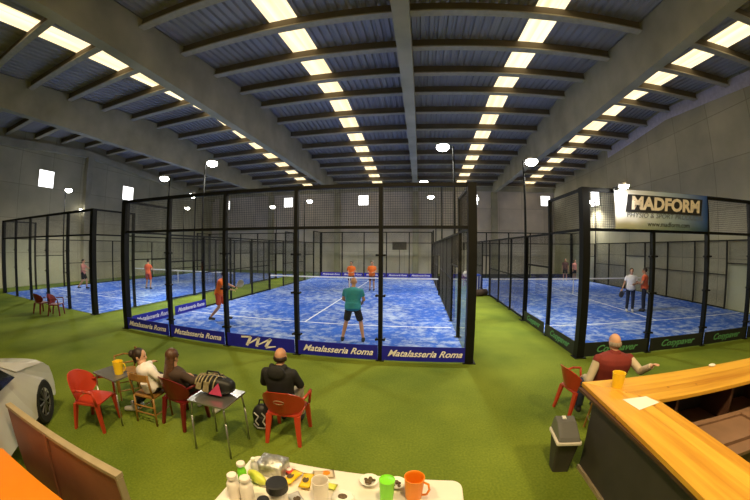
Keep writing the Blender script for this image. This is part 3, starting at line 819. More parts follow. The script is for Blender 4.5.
# the right-hand court
person('player in white polo and dark jeans talking on the right-hand court', (12.75, 4.92, .012), 2.7,
       arms={'L': ((-.26, .02, 1.14), (-.10, .22, 1.12)), 'R': ((.27, .0, 1.14), (.36, .10, .92))},
       shirt='white', bottom='cloth_navy', shoes='shoe', hair='short', s=1.04, wide=1.08)
racket('dark padel racket hanging from the hand of the white-shirted player', (12.40, 4.72, .93), (-.7, -.1, -.35), (0, 1, 0))
person('player in bright orange shirt and dark trousers standing behind the steel post', (13.42, 4.85, .012), .75,
       arms={'L': ((-.26, .06, 1.14), (-.14, .28, 1.10)), 'R': ((.27, .05, 1.14), (.16, .28, 1.12))},
       shirt='coral', bottom='cloth_navy', shoes='shoed', hair='short', s=1.04, wide=1.06)
person('player in dark maroon top far down the right-hand court', (15.9, 17.6, .012), 2.6, shirt='maroon', bottom='cloth_black', blen='short', shoes='shoe', hair='short', s=1.04, wide=1.1)
person('player in faded pink top far down the right-hand court', (16.9, 17.9, .012), 3.4, shirt='pink', bottom='cloth_black', blen='short', shoes='shoed', hair='short', s=.98)
# sitting beside the walkway
person('person in pale top sitting at the far end of the walkway', (7.05, 14.6, 0), -1.2, pelvis=(0, -.1, .50), neck=(0, .08, .98), head=(0, .18, 1.13),
       arms={'L': ((-.25, .22, .78), (-.12, .40, .66)), 'R': ((.25, .22, .78), (.12, .40, .66))},
       legs={'L': ((-.13, .35, .50), (-.13, .36, .09)), 'R': ((.13, .35, .50), (.13, .36, .09))}, shirt='white', bottom='cloth_navy', hair='short')

# seated spectators
def sit(label, loc, rz, **k):
    d = dict(pelvis=(0, -.04, .53), neck=(0, -.08, 1.02), head=(0, -.02, 1.18),
             arms={'L': ((-.25, .06, .76), (-.14, .26, .66)), 'R': ((.25, .06, .76), (.14, .26, .66))},
             legs={'L': ((-.13, .38, .53), (-.13, .40, .09)), 'R': ((.13, .38, .53), (.13, .40, .09))}, vox=.009)
    d.update(k); return person(label, loc, rz, **d)
sit('bald man in black hooded jacket sitting with his back turned on a red chair', (2.10, -3.22, 0), .12, shirt='cloth_black', sleeves='long', hood=True, bottom='khaki', shoes='shoed', hair='fringe', hair_m='hairdark', wide=1.08, neck=(0, -.06, 1.03), head=(0, .03, 1.14),
    arms={'L': ((-.25, .02, .77), (-.17, .26, .64)), 'R': ((.25, .02, .77), (.19, .26, .64))})
sit('bald man in wine-red vest with beige sleeves leaning on the wooden counter', (6.47, -3.0, 0), -.05, s=1.0, pelvis=(0, .02, .66), neck=(.02, -.06, 1.20), head=(.03, .0, 1.335), shirt='vest', sleeves='long', sleeve_m='beige', collar=True, bottom='jeans', shoes='shoed', hair='fringe', hair_m='hairgrey', wide=1.45, skin='skin2',
    arms={'L': ((-.34, -.08, .86), (-.26, .18, .80)), 'R': ((.37, -.20, .98), (.36, -.42, 1.13))},
    legs={'L': ((-.15, .42, .62), (-.15, .44, .20)), 'R': ((.15, .42, .62), (.15, .44, .20))})
sit('long-haired woman in dark brown jacket sitting on a dark red chair', (.52, -3.40, 0), -.12, pelvis=(0, -.04, .52), neck=(.02, -.10, .86), head=(-.03, -.07, 1.01), shirt='brown', sleeves='long', bottom='cloth_black', shoes='shoe', hair='long', hair_m='hairbrown', wide=.98,
    arms={'L': ((-.24, .04, .70), (-.14, .24, .62)), 'R': ((.30, -.02, .70), (.44, .18, .74))},
    legs={'L': ((-.12, .38, .50), (-.10, .42, .09)), 'R': ((.14, .36, .50), (.28, .38, .09))})
sit('woman in white top with dark hair in a bun sitting on the tan wooden chair', (.05, -3.60, 0), -.1, pelvis=(.06, .02, .54), neck=(-.0, -.04, .87), head=(-.11, -.02, .97), face=-1.1, twist=-.2, shirt='white', sleeves='long', bottom='cloth_black', shoes='shoe', hair='bun', hair_m='hairdark', wide=1.05, skin='skin2',
    arms={'L': ((-.24, .10, .74), (-.30, .30, .74)), 'R': ((.26, .0, .72), (.22, .24, .62))},
    legs={'L': ((-.28, .26, .50), (-.42, -.06, .09)), 'R': ((-.20, .36, .52), (-.50, .10, .09)), 'toeL': (-.54, -.14, .09), 'toeR': (-.63, .04, .09)})

# ------------------------------------------------------------------ plastic chairs
def plastic_chair(label, m='red', loc=(0, 0, 0), rz=0., emblem=False, group=None):
    """moulded armchair, faces +y, backrest a wide oval shell"""
    t = thing('plastic_chair', label, 'chair', loc, rz, group)
    bm = BM(); prism(bm, rrect(0, .0, .46, .44, .08), .405, .43)
    for s in (-1, 1): rod(bm, (s*.215, -.16, .405), (s*.215, .17, .405), .016)
    obj('seat', bm, m, t, bevel=.006)
    # oval backrest, curved shell
    bm = BM(); nu, nv = 16, 8; G = []
    for face_ in (0, 1):
        rows = []
        for j in range(nv+1):
            v = j/nv; zz = .44+v*.345
            hw = .285*math.sqrt(max(.0, 1-((v-.45)/.62)**2))
            row = []
            for i in range(nu+1):
                u = -1+2*i/nu; x = u*hw
                y = -.215-.115*v+.14*(x/.285)**2 + (.0 if face_ == 0 else -.016)
                row.append(bm.verts.new((x, y, zz+.015*(1-u*u)*v)))
            rows.append(row)
        G.append(rows)
    for r in range(nv):
        for i in range(nu):
            for rows in G: bm.faces.new((rows[r][i], rows[r][i+1], rows[r+1][i+1], rows[r+1][i]))
    A, B = G
    for i in range(nu):
        bm.faces.new((A[0][i], A[0][i+1], B[0][i+1], B[0][i])); bm.faces.new((A[nv][i], A[nv][i+1], B[nv][i+1], B[nv][i]))
    for r in range(nv):
        bm.faces.new((A[r][0], A[r+1][0], B[r+1][0], B[r][0])); bm.faces.new((A[r][nu], A[r+1][nu], B[r+1][nu], B[r][nu]))
    bk = obj('backrest', bm, m, t, smooth=False)
    if emblem:
        bm = BM(); pts = [(.07*math.cos(a*PI/12), -.285+.0-.02*math.sin(a*PI/12), .65+.035*math.sin(a*PI/12)) for a in range(25)]
        tube(bm, [(p[0], p[1]-.028, p[2]) for p in pts], .004, 6); obj('emblem', bm, 'rail', bk)
    def leg(x0, y0, x1, y1, w0, w1, z0=.41):
        bm = BM(); q = [(-1, -1), (1, -1), (1, 1), (-1, 1)]
        a = [bm.verts.new((x0+sx*w0/2, y0+sy*.022, z0)) for sx, sy in q]; b = [bm.verts.new((x1+sx*w1/2, y1+sy*.018, 0)) for sx, sy in q]
        bm.faces.new(a); bm.faces.new(b[::-1])
        for i in range(4): bm.faces.new((a[i], b[i], b[(i+1) % 4], a[(i+1) % 4]))
        obj('leg', bm, m, t, bevel=.005)
    for s in (-1, 1):
        leg(s*.19, -.19, s*.225, -.27, .085, .045); leg(s*.215, .19, s*.235, .235, .075, .045)
        bm = BM()
        tube(bm, [(s*.255, -.10, .62), (s*.285, .05, .635), (s*.275, .19, .62), (s*.245, .205, .42)], .019, 8)
        tube(bm, [(s*.255, -.10, .62), (s*.25, -.16, .60)], .02, 8)
        obj('armrest', bm, m, t, smooth=True)
    return t
plastic_chair('red plastic chair under the bald man in black', 'red', (2.16, -3.20, 0), .08, emblem=True)
plastic_chair('dark red plastic chair under the long-haired woman', 'darkred', (.56, -3.42, 0), -.10)
plastic_chair('empty red plastic chair between the white car and the small grey table', 'red', (-.55, -4.19, 0), -1.2)
plastic_chair('empty red plastic chair standing behind the bin by the counter', 'red', (6.42, -2.34, 0), -1.45)
plastic_chair('dark red plastic chair outside the left-hand court, nearer the post', 'darkred', (-9.15, -.35, 0), -.9, group='empty chairs by the left-hand court')
plastic_chair('dark red plastic chair outside the left-hand court, at the picture edge', 'darkred', (-10.05, -.55, 0), .2, group='empty chairs by the left-hand court')
plastic_chair('small chair under the person at the far end of the walkway', 'darkred', (7.05, 14.55, 0), -1.2)
# stool behind the counter
t = thing('bar_stool', 'wooden stool under the man in the wine-red vest', 'stool', (6.47, -2.97, 0))
bm = BM(); lathe(bm, [(.16, 0), (.17, .01), (.17, .03), (.16, .04)], (0, 0, .50)); obj('seat', bm, 'brasswood', t)
for a in range(4):
    c, s_ = math.cos(a*PI/2+.78), math.sin(a*PI/2+.78)
    bm = BM(); rod(bm, (c*.2, s_*.2, 0), (c*.12, s_*.12, .51), .015, .018); obj('leg', bm, 'brasswood', t)
bm = BM(); tube(bm, [(.17*math.cos(i*PI/6), .17*math.sin(i*PI/6), .2) for i in range(13)], .008); obj('foot_ring', bm, 'steel', t)

def wood_chair(label, loc, rz, arms=False):
    t = thing('wooden_chair', label, 'chair', loc, rz)
    bm = BM(); prism(bm, rrect(0, 0, .40, .38, .04), .42, .45); obj('seat', bm, 'brasswood', t, bevel=.005)
    for s in (-1, 1):
        bm = BM(); tube(bm, [(s*.19, -.20, 0), (s*.185, -.18, .44), (s*.18, -.24, .80)], .016, 8); obj('leg', bm, 'brasswood', t, smooth=True)
        bm = BM(); rod(bm, (s*.19, .17, 0), (s*.18, .16, .43), .016); obj('leg', bm, 'brasswood', t)
        bm = BM(); rod(bm, (s*.19, -.19, .17), (s*.19, .165, .17), .010); obj('stretcher', bm, 'brasswood', t)
        if arms:
            bm = BM(); tube(bm, [(s*.19, -.21, .66), (s*.25, -.02, .68), (s*.24, .15, .66), (s*.19, .16, .43)], .016, 8); obj('armrest', bm, 'brasswood', t, smooth=True)
    for z in (.17, .28):
        bm = BM(); rod(bm, (-.19, -.19, z), (.19, -.19, z), .011); obj('stretcher', bm, 'brasswood', t)
    bm = BM()
    n = 8
    for (z0, z1) in ((.70, .80),):
        rows = [[bm.verts.new((-.19+.38*i/n, -.235-.03*math.sin(PI*i/n)+dy, z)) for i in range(n+1)] for dy in (0, .016) for z in (z0, z1)]
        for i in range(n):
            for a, b in ((0, 1), (3, 2), (1, 3), (2, 0)): bm.faces.new((rows[a][i], rows[a][i+1], rows[b][i+1], rows[b][i]))
        for i in (0, n): bm.faces.new((rows[0][i], rows[1][i], rows[3][i], rows[2][i]))
    obj('backrest', bm, 'brasswood', t)
    return t
wood_chair('tan wooden chair with a low curved back under the woman in white', (.08, -3.60, 0), .1)
wood_chair('empty tan armchair with curved arms behind the small grey table', (-.95, -3.25, 0), 2.6, arms=True)

# ------------------------------------------------------------------ small tables
def bistro(label, loc, rz, w, d, topm):
    t = thing('folding_table', label, 'table', loc, rz)
    bm = BM(); prism(bm, rrect(0, 0, w, d, .03), .70, .72); obj('tabletop', bm, topm, t, bevel=.004)
    bm = BM(); tube(bm, [(x, y, .695) for x, y in rrect(0, 0, w-.05, d-.05, .03)]+[(rrect(0, 0, w-.05, d-.05, .03)[0][0], rrect(0, 0, w-.05, d-.05, .03)[0][1], .695)], .009, 6); obj('apron', bm, 'steel', t)
    for sx in (-1, 1):
        for sy in (-1, 1):
            bm = BM(); tube(bm, [(sx*(w/2-.05), sy*(d/2-.05), .70), (sx*(w/2-.03), sy*(d/2-.03), .5), (sx*(w/2-.02), sy*(d/2-.02), 0)], .012, 8); obj('leg', bm, 'steel', t, smooth=True)
    return t
bistro('small grey square table carrying a yellow jug at the left', (-.44, -3.87, 0), -.05, .58, .36, 'tabletop')
bistro('small steel square table with the patterned sports bag on it', (1.43, -3.73, 0), .0, .57, .50, 'steel')

def jug(label, loc, m, h=.17, r=.06, handle=True, rz=0, s=1., group=None, lid=False):
    t = thing('plastic_jug', label, 'jug', loc, rz, group)
    bm = BM(); lathe(bm, [(r*.82, 0), (r*.84, .004), (r, h*.96), (r*1.04, h), (r*.96, h), (r*.9, h*.93), (r*.76, .012), (0, .012)], (0, 0, 0)); obj('cup', bm, m, t, smooth=False)
    if lid:
        bm = BM(); lathe(bm, [(r*.98, 0), (r*.98, .008), (r*.3, .014)], (0, 0, h*.93)); obj('lid', bm, m, t)
    if handle:
        bm = BM(); tube(bm, [(r*.95, 0, h*.85), (r*1.45, 0, h*.80), (r*1.6, 0, h*.55), (r*1.35, 0, h*.28), (r*.88, 0, h*.2)], .008, 8); obj('handle', bm, m, t, smooth=True)
    return t
jug('yellow plastic jug on the small grey table', (-.33, -3.83, .72), 'yellow', .19, .078, rz=.4)
jug('yellow plastic jug on the corner of the wooden counter', (6.03, -3.82, 1.102), 'yellow', .16, .072, handle=False)

# ------------------------------------------------------------------ bags
def sports_bag(label, loc, rz, L=.52, H=.26, D=.24):
    t = thing('sports_bag', label, 'bag', loc, rz)
    bm = BM(); n = 14; rings = []
    for i in range(n+1):
        u = i/n; x = -L/2+L*u; k = max(.15, math.sin(PI*min(1, max(0, .06+.88*u)))**.45)*(.80+.25*u)
        rings.append([bm.verts.new((x, D/2*k*math.copysign(abs(math.cos(a))**.6, math.cos(a)), H/2+H/2*k*math.copysign(abs(math.sin(a))**.7, math.sin(a)))) for a in [2*PI*j/18 for j in range(18)]])
    for a, b in zip(rings, rings[1:]):
        for j in range(18): bm.faces.new((a[j], a[(j+1) % 18], b[(j+1) % 18], b[j]))
    bm.faces.new(rings[0]); bm.faces.new(rings[-1][::-1])
    lo = min(v.co.z for v in bm.verts)
    for v in bm.verts: v.co.z -= lo
    b = obj('bag_body', bm, 'bagblack', t, smooth=True)
    def strap(name, pts, m, r=.011):
        bm = BM(); tube(bm, pts, r, 6); return obj(name, bm, m, t)
    # gold piping loops and side panels
    for x, k in ((-.22, .80), (-.17, .88), (-.12, .95), (-.06, 1.0), (.0, 1.03), (.07, 1.05)):
        strap('gold_piping', [(x+.02*math.sin(a), D/2*k*1.02*math.cos(a), H/2*1.0+H/2*k*.97*math.sin(a)) for a in [PI*j/10 for j in range(11)]], 'baggold', .009)
    for sg in (-1,):
        bm = BM()
        for (x0, x1, z0, z1, m_) in ((-.20, -.11, .08, .17, 0), (-.09, .0, .06, .2, 0)):
            vs = [bm.verts.new(p) for p in ((x0, sg*(D/2+.004), z0), (x1, sg*(D/2+.012), z0), (x1+.02, sg*(D/2+.010), z1), (x0+.03, sg*(D/2-.006), z1))]
            f_ = bm.faces.new(vs)
        o = obj('gold_panel', bm, 'baggold', t); o.modifiers.new('s', 'SOLIDIFY').thickness = .006
        bm = BM(); vs = [bm.verts.new(p) for p in ((.0, sg*(D/2+.016), .045), (.19, sg*(D/2+.010), .04), (.16, sg*(D/2+.012), .21))]; bm.faces.new(vs)
        o = obj('pink_panel', bm, 'bagpink', t); o.modifiers.new('s', 'SOLIDIFY').thickness = .006
    strap('carry_handle', [(-.10, 0, H*.93), (-.08, 0, H*1.13), (.08, 0, H*1.15), (.11, 0, H*.97)], 'bagblack', .012)
    bm = BM(); tube(bm, [(-.2, -.01, H*.86), (0, -.01, H*1.0), (.2, -.01, H*.95)], .006, 6); obj('zip', bm, 'baggold', t)
    return t
sports_bag('black sports bag with gold stripes and a pink panel lying on the steel table', (1.36, -3.66, .722), .05, .55, .25, .26)

def backpack(label, loc, rz):
    t = thing('backpack', label, 'backpack', loc, rz)
    bm = BM(); ball(bm, (0, 0, .20), (.17, .12, .20), 3); ball(bm, (0, 0, .10), (.165, .125, .11), 3)
    for v in bm.verts:
        if v.co.z < .005: v.co.z = .005
    fuse('bag_body', bm, 'bagblack', t, .012)
    bm = BM(); ball(bm, (0, -.10, .13), (.12, .05, .10), 3); fuse('front_pocket', bm, 'bagblack', t, .01)
    for x0, x1 in ((-.10, -.03), (.02, .08)):
        bm = BM(); tube(bm, [(x0, -.115, .30), (x1, -.135, .24), (x0+.02, -.155, .17), (x1, -.16, .10)], .012, 6); obj('white_stripe', bm, 'bagwhite', t)
    bm = BM(); tube(bm, [(-.13, -.09, .08), (-.05, -.155, .05), (.06, -.155, .05), (.13, -.10, .08)], .012, 6); obj('white_stripe', bm, 'bagwhite', t)
    bm = BM(); tube(bm, [(-.05, .0, .39), (-.03, 0, .47), (.03, 0, .47), (.05, 0, .39)], .012, 8); obj('grab_handle', bm, 'bagblack', t)
    return t
backpack('black and white backpack on the turf left of the bald man\'s chair', (1.72, -3.12, 0), .2).scale = (.9, .9, .9)

# things at the far walkway
t = thing('duffel_bag', 'dark duffel bag on the turf against the walkway fence', 'bag', (7.25, 9.9, 0), .5)
bm = BM(); rod(bm, (-.33, 0, .19), (.33, 0, .19), .19, .19, 20); ball(bm, (-.33, 0, .19), (.07, .19, .19)); ball(bm, (.33, 0, .19), (.07, .19, .19)); obj('bag_body', bm, 'brown', t, smooth=True)
bm = BM(); tube(bm, [(-.15, .05, .36), (-.12, .08, .46), (.12, .08, .46), (.15, .05, .36)], .014); obj('carry_handle', bm, 'bagblack', t)
t = thing('racket_bag', 'tall blue racket bag with white stripes leaning on the walkway fence', 'bag', (7.25, 10.9, 0), .3)
bm = BM(); box(bm, (0, 0, .55), (.34, .22, 1.0)); ball(bm, (0, 0, 1.02), (.17, .11, .12)); fuse('bag_body', bm, 'bluec', t, .018, 6)
for x in (-.08, .08):
    bm = BM(); bbox(bm, (x-.02, -.125, .08), (x+.02, -.105, 1.0)); obj('white_stripe', bm, 'bagwhite', t)

# ------------------------------------------------------------------ wooden counter
H_ = 1.10
t = thing('bar_counter', 'L-shaped bar counter with yellow pine top and dark grey front', 'counter', (0, 0, 0))
def top(pts, m, nm='countertop'):
    bm = BM(); prism(bm, pts, H_-.045, H_); return obj(nm, bm, m, t, bevel=.004)
top([(5.70, -3.62), (10.2, -3.62), (10.2, -4.22), (6.28, -4.22)], 'counter')
top([(5.695, -3.625), (6.275, -4.225), (6.22, -7.2), (5.57, -7.2)], 'countery')
bm = BM(); bbox(bm, (5.83, -7.2, 0), (5.87, -3.70, H_-.045)); obj('side_panel', bm, 'cpanel', t)
bm = BM(); bbox(bm, (5.87, -3.74, 0), (10.2, -3.70, H_-.045)); obj('front_panel', bm, 'cpanel', t)
bm = BM(); bbox(bm, (5.80, -7.2, 0), (5.83, -3.70, .05)); obj('skirting', bm, 'rail', t)
bm = BM(); bbox(bm, (5.64, -7.2, H_-.075), (5.83, -3.66, H_-.046)); obj('top_batten', bm, 'cabd', t)
bm = BM(); bbox(bm, (5.88, -4.16, .0), (10.2, -3.75, .62)); obj('inner_shelf', bm, 'cab', t)
for x in (6.6, 7.5, 8.4):
    bm = BM(); bbox(bm, (x-.02, -4.18, 0), (x+.02, -3.75, H_-.05)); obj('divider', bm, 'cabd', t)
# low back-bar cabinet inside the counter
t = thing('back_bar_cabinet', 'brown low cabinet with framed doors behind the counter at the right', 'cabinet', (7.35, -4.62, 0))
bm = BM(); bbox(bm, (-.95, -.3, .08), (2.6, .3, .76)); obj('carcass', bm, 'cabd', t)
bm = BM(); bbox(bm, (-.98, -.32, .76), (2.63, .33, .80)); obj('worktop', bm, 'cab', t, bevel=.004)
for i in range(4):
    bm = BM(); x = -.9+.87*i; bbox(bm, (x+.02, .30, .1), (x+.84, .32, .70)); d_ = obj('door', bm, 'cab', t, bevel=.006)
    bm = BM(); rod(bm, (x+.76, .335, .38), (x+.76, .335, .50), .008); obj('handle', bm, 'steel', d_)
bm = BM(); bbox(bm, (-.7, -.2, .80), (.1, .2, .815)); bbox(bm, (-.7, -.2, .815), (-.68, .2, .84)); bbox(bm, (.08, -.2, .815), (.1, .2, .84)); bbox(bm, (-.7, .18, .815), (.1, .2, .84)); bbox(bm, (-.7, -.2, .815), (.1, -.18, .84))
o = obj('serving_tray', bm, 'cab', None); o.location = (7.35, -4.60, .001); tag(o, 'brown rectangular tray on the low cabinet behind the counter', 'tray')
bm = BM(); vs = [bm.verts.new((x, y, 0)) for x, y in ((5.90, -4.12), (6.19, -4.12), (6.235, -4.28), (5.93, -4.36))]; bm.faces.new(vs)
o = obj('paper_sheet', bm, 'paper'); o.location.z = H_+.002; o.modifiers.new('s', 'SOLIDIFY').thickness = .003; tag(o, 'white sheets of paper lying on the pine countertop corner', 'paper')
o = None
bm = BM(); ball(bm, (0, 0, .0), (.06, .035, .02)); o = obj('crumpled_napkin', bm, 'paper'); o.location = (7.68, -3.66, H_+.019); tag(o, 'crumpled white napkin on the far right of the counter', 'napkin')

# ------------------------------------------------------------------ bin
t = thing('swing_bin', 'grey bin with a smoked lid and clear liner beside the counter', 'bin', (5.58, -3.66, 0), -.12); t.scale = (.88, .88, .86)
bm = BM()
def frus(bm, w0, d0, z0, w1, d1, z1):
    a = [bm.verts.new((x, y, z0)) for x, y in rrect(0, 0, w0, d0, .03)]; b = [bm.verts.new((x, y, z1)) for x, y in rrect(0, 0, w1, d1, .03)]
    bm.faces.new(a[::-1]); bm.faces.new(b)
    for i in range(len(a)): bm.faces.new((a[i], a[(i+1) % len(a)], b[(i+1) % len(a)], b[i]))
frus(bm, .22, .20, 0, .30, .34, .52); obj('bin_body', bm, 'cpanel', t)
bm = BM(); frus(bm, .335, .42, .50, .33, .42, .545); obj('liner_rim', bm, 'whitep', t, bevel=.01)
bm = BM(); prof = [(-.20, .55), (-.17, .60), (.02, .72), (.14, .75), (.19, .70), (.20, .55)]
a = [bm.verts.new((-.15 if z < .6 else -.13, y, z)) for y, z in prof]; b = [bm.verts.new((.15 if z < .6 else .13, y, z)) for y, z in prof]
bm.faces.new(a); bm.faces.new(b[::-1])
for i in range(6): bm.faces.new((a[i], b[i], b[(i+1) % 6], a[(i+1) % 6]))
ld_ = obj('lid', bm, 'smoke', t, bevel=.012)
bm = BM(); box(bm, (-.02, .10, .745), (.05, .06, .012), Matrix.Rotation(.2, 4, 'X')); obj('white_sticker', bm, 'paper', ld_)

# ------------------------------------------------------------------ lower left : low partition and orange box
t = thing('low_partition', 'red-brown board partition with a beige top rail at the lower left', 'partition', (0, -5.5, 0))
bm = BM(); bbox(bm, (-.25, -.02, .02), (1.76, .02, .86)); obj('board', bm, 'board', t)
bm = BM(); bbox(bm, (-.27, -.03, .86), (1.78, .04, .90)); obj('top_rail', bm, 'rail', t, bevel=.004)
bm = BM(); box(bm, (.60, -.03, .44), (.045, .02, .90), Matrix.Rotation(.22, 4, 'Y')); obj('diagonal_batten', bm, 'board', t)
bm = BM(); bbox(bm, (1.76, -.03, 0), (1.785, .03, .86)); obj('end_post', bm, 'rail', t)
t = thing('orange_box', 'orange plastic box in the bottom left corner below the partition', 'box', (.35, -6.03, 0))
bm = BM(); prism(bm, rrect(.15, 0, 1.3, .56, .05), 0, .46); obj('box_body', bm, 'orangep', t)
bm = BM(); prism(bm, rrect(.15, 0, 1.34, .60, .05), .461, .50); obj('lid', bm, 'orangep', t, bevel=.008)

# ------------------------------------------------------------------ white car
t = thing('car', 'white car parked at the far left, only its nose and front wheel in view', 'car', (-2.18, -4.80, 0), math.radians(132.5))
# body: cross-section profile along x, width 1.62
prof = [(.0, .28), (.03, .45), (.0, .65), (-.07, .80), (-.26, .92), (-.8, 1.02), (-1.12, 1.06), (-1.65, 1.36), (-2.0, 1.44), (-2.9, 1.45), (-3.35, 1.36), (-3.62, 1.05), (-3.70, .75), (-3.72, .40), (-3.66, .26)]
xs = lambda p: p
bm = BM(); NW = 12; rows = []
for (x, z) in prof:
    row = []
    for j in range(NW+1):
        v = -1+2*j/NW
        tz = (z-.9)/.6 if z > .9 else 0
        hw = (.80-.17*max(0, tz)) 
        rnd = abs(v)**6
        nose = .07*abs(v)**4 if x > -.5 else (.04*abs(v)**3 if x > -1. else 0)
        tail = .12*abs(v)**4 if x < -3.3 else 0
        row.append(bm.verts.new((x-nose+tail, v*hw, z-.05*rnd*(1 if z > .5 else 0))))
    rows.append(row)
for a, b in zip(rows, rows[1:]):
    for j in range(NW): bm.faces.new((a[j], a[j+1], b[j+1], b[j]))
# sides with wheel arches
for j in (0, NW):
    s = -1 if j == 0 else 1
    loop = [r_[j] for r_ in rows]
    cx_, arch = [], []
    bott = []
    for cxw in (-3.10, -.50):
        for a in range(0, 9):
            an = PI-PI*a/8; bott.append((cxw+.37*math.cos(an), .26+.0+.40*math.sin(an)))
    low = [bm.verts.new((x, s*.80, z)) for x, z in bott]
    try: f_ = bm.faces.new(loop+low)
    except Exception: pass
bmesh.ops.triangulate(bm, faces=[f for f in bm.faces if len(f.verts) > 4])
o = obj('car_body', bm, 'car', t, smooth=False)
for s in (-1, 1):
    bm = BM(); vs = [bm.verts.new((x, s*y, z)) for x, y, z in ((-1.30, .80, 1.00), (-1.72, .71, 1.32), (-2.3, .70, 1.36), (-2.3, .80, .98))]; bm.faces.new(vs)
    vs = [bm.verts.new((x, s*y, z)) for x, y, z in ((-2.37, .80, .98), (-2.37, .70, 1.36), (-3.1, .70, 1.34), (-3.4, .79, .98))]; bm.faces.new(vs)
    q = obj('side_window', bm, 'carglass', t); q.modifiers.new('s', 'SOLIDIFY').thickness = .02
bm = BM(); vs = [bm.verts.new(p) for p in ((-1.13, -.70, 1.035), (-1.13, .70, 1.035), (-1.64, .60, 1.365), (-1.64, -.60, 1.365))]; bm.faces.new(vs)
q = obj('windscreen', bm, 'carglass', t); q.modifiers.new('s', 'SOLIDIFY').thickness = .01
for s in (-1, 1):
    bm = BM(); ball(bm, (-.14, s*.60, .68), (.10, .13, .07), 2); obj('headlight', bm, 'bagwhite', t, smooth=True)
for cxw in (-3.10, -.50):
    for s in (-1, 1):
        bm = BM(); R_ = Matrix.Rotation(PI/2, 4, 'X')
        r_o = []
        for (r_, y_) in ((.20, .0), (.215, .02), (.30, .03), (.325, .01), (.33, -.05), (.325, -.16), (.20, -.18)):
            r_o.append([bm.verts.new((cxw+r_*math.cos(2*PI*i/36), s*(.775+y_), .33+r_*math.sin(2*PI*i/36))) for i in range(36)])
        for a, b in zip(r_o, r_o[1:]):
            for i in range(36): bm.faces.new((a[i], a[(i+1) % 36], b[(i+1) % 36], b[i]))
        w_ = obj('wheel', bm, 'tyre', t)
        bm = BM()
        for i in range(10):
            a = 2*PI*i/10; rod(bm, (cxw+.03*math.cos(a), s*.787, .33+.03*math.sin(a)), (cxw+.205*math.cos(a), s*.777, .33+.205*math.sin(a)), .012, .016, 6)
        ball(bm, (cxw, s*.785, .33), (.045, .02, .045))
        tube(bm, [(cxw+.208*math.cos(2*PI*i/24), s*.775, .33+.208*math.sin(2*PI*i/24)) for i in range(25)], .012, 6)
        obj('rim', bm, 'alloy', w_)
        bm = BM(); rod(bm, (cxw, s*.63, .33), (cxw, s*.74, .33), .20, .20, 24); obj('brake_disc', bm, 'tyre', w_)

# ------------------------------------------------------------------ the long white table in front
t = thing('trestle_table', 'long white plastic table with rounded corners at the bottom of the view', 'table', (3.36, -5.03, 0), -.015)
bm = BM(); prism(bm, rrect(-.01, 0, 1.75, .76, .08), .71, .75); obj('tabletop', bm, 'whitep', t, bevel=.008)
for s in (-1, 1):
    for y in (-.28, .28):
        bm = BM(); tube(bm, [(s*.62, y, .71), (s*.68, y, 0)], .014); obj('leg', bm, 'steel', t)
    bm = BM(); rod(bm, (s*.655, -.28, .25), (s*.655, .28, .25), .012); obj('crossbar', bm, 'steel', t)
TZ = .752
jug('orange plastic jug with a handle at the right of the white table', (3.86, -4.86, TZ), 'orangep', .19, .072, rz=-.3)
jug('green plastic tumbler beside the orange jug', (3.67, -4.92, TZ), 'green', .20, .055, handle=False, lid=True)
jug('pale plastic tumbler with a lime rim in the middle of the white table', (3.21, -5.0, TZ), 'whitep', .19, .06, handle=False)
def bowl(label, loc, r, fill, n=12):
    t = thing('bowl', label, 'bowl', loc)
    bm = BM(); lathe(bm, [(r*.5, 0), (r*.55, .004), (r, .04), (r*.96, .042), (r*.5, .01), (0, .008)]); obj('dish', bm, 'paper', t, smooth=True)
    bm = BM()
    for i in range(n):
        a = random.random()*6.28; q = random.random()*r*.55; ball(bm, (q*math.cos(a), q*math.sin(a), .028+.01*random.random()), (.016, .013, .012), 1)
    o_ = obj('snacks', bm, fill, t, smooth=True); o_['kind'] = 'stuff'
    return t
bowl('white dish of dark olives left of the green tumbler', (3.52, -4.76, TZ), .075, 'olive', 22)
bowl('white dish with scraps of food between green tumbler and orange jug', (3.73, -4.76, TZ), .07, 'olive', 9)
# crumpled napkin with a dark blot
t = thing('crumpled_napkin', 'crumpled white napkin with a dark blot in the middle of the table', 'napkin', (3.36, -4.96, TZ))
bm = BM()
for a in range(7): ball(bm, (.05*math.cos(a*.9), .045*math.sin(a*.9), .02), (.04, .03, .018), 2)
fuse('napkin', bm, 'paper', t, .008); bm = BM(); ball(bm, (0, -.01, .035), (.036, .028, .012)); obj('olive_stain', bm, 'olive', t, smooth=True)
def bottle(label, loc, h, r, m, capm, cr=None, ch=.03, group=None):
    t = thing('bottle', label, 'bottle', loc, 0, group)
    bm = BM(); lathe(bm, [(r*.92, 0), (r, .01), (r, h*.72), (r*.75, h*.86), (r*.42, h*.92), (r*.42, h)]); obj('bottle_body', bm, m, t, smooth=True)
    cr = cr or r*.5
    bm = BM(); lathe(bm, [(cr, 0), (cr*1.04, .004), (cr*1.0, ch), (cr*.8, ch+.004)], (0, 0, h)); obj('cap', bm, capm, t)
    return t
bottle('pale bottle with a big round black cap on the white table', (2.95, -5.15, TZ), .17, .066, 'whitep', 'bagblack', .074, .06)
bottle('pale green-capped bottle at the left end of the white table', (2.60, -5.03, TZ), .20, .035, 'green', 'whitep', .032, .022)
bottle('white bottle with a cream cap at the left edge of the table', (2.60, -5.16, TZ), .18, .05, 'whitep', 'whitep', .036, .03)
bottle('second white bottle with a cream cap, close right of the first', (2.70, -5.15, TZ), .18, .05, 'whitep', 'whitep', .038, .025)
bottle('short white bottle with a black cap at the bottom edge of the table', (2.90, -5.27, TZ), .14, .045, 'whitep', 'bagblack', .04, .03)
bottle('clear plastic water bottle standing before the foil parcel', (2.63, -4.90, TZ), .16, .03, 'bagwhite', 'paper', .018, .02)
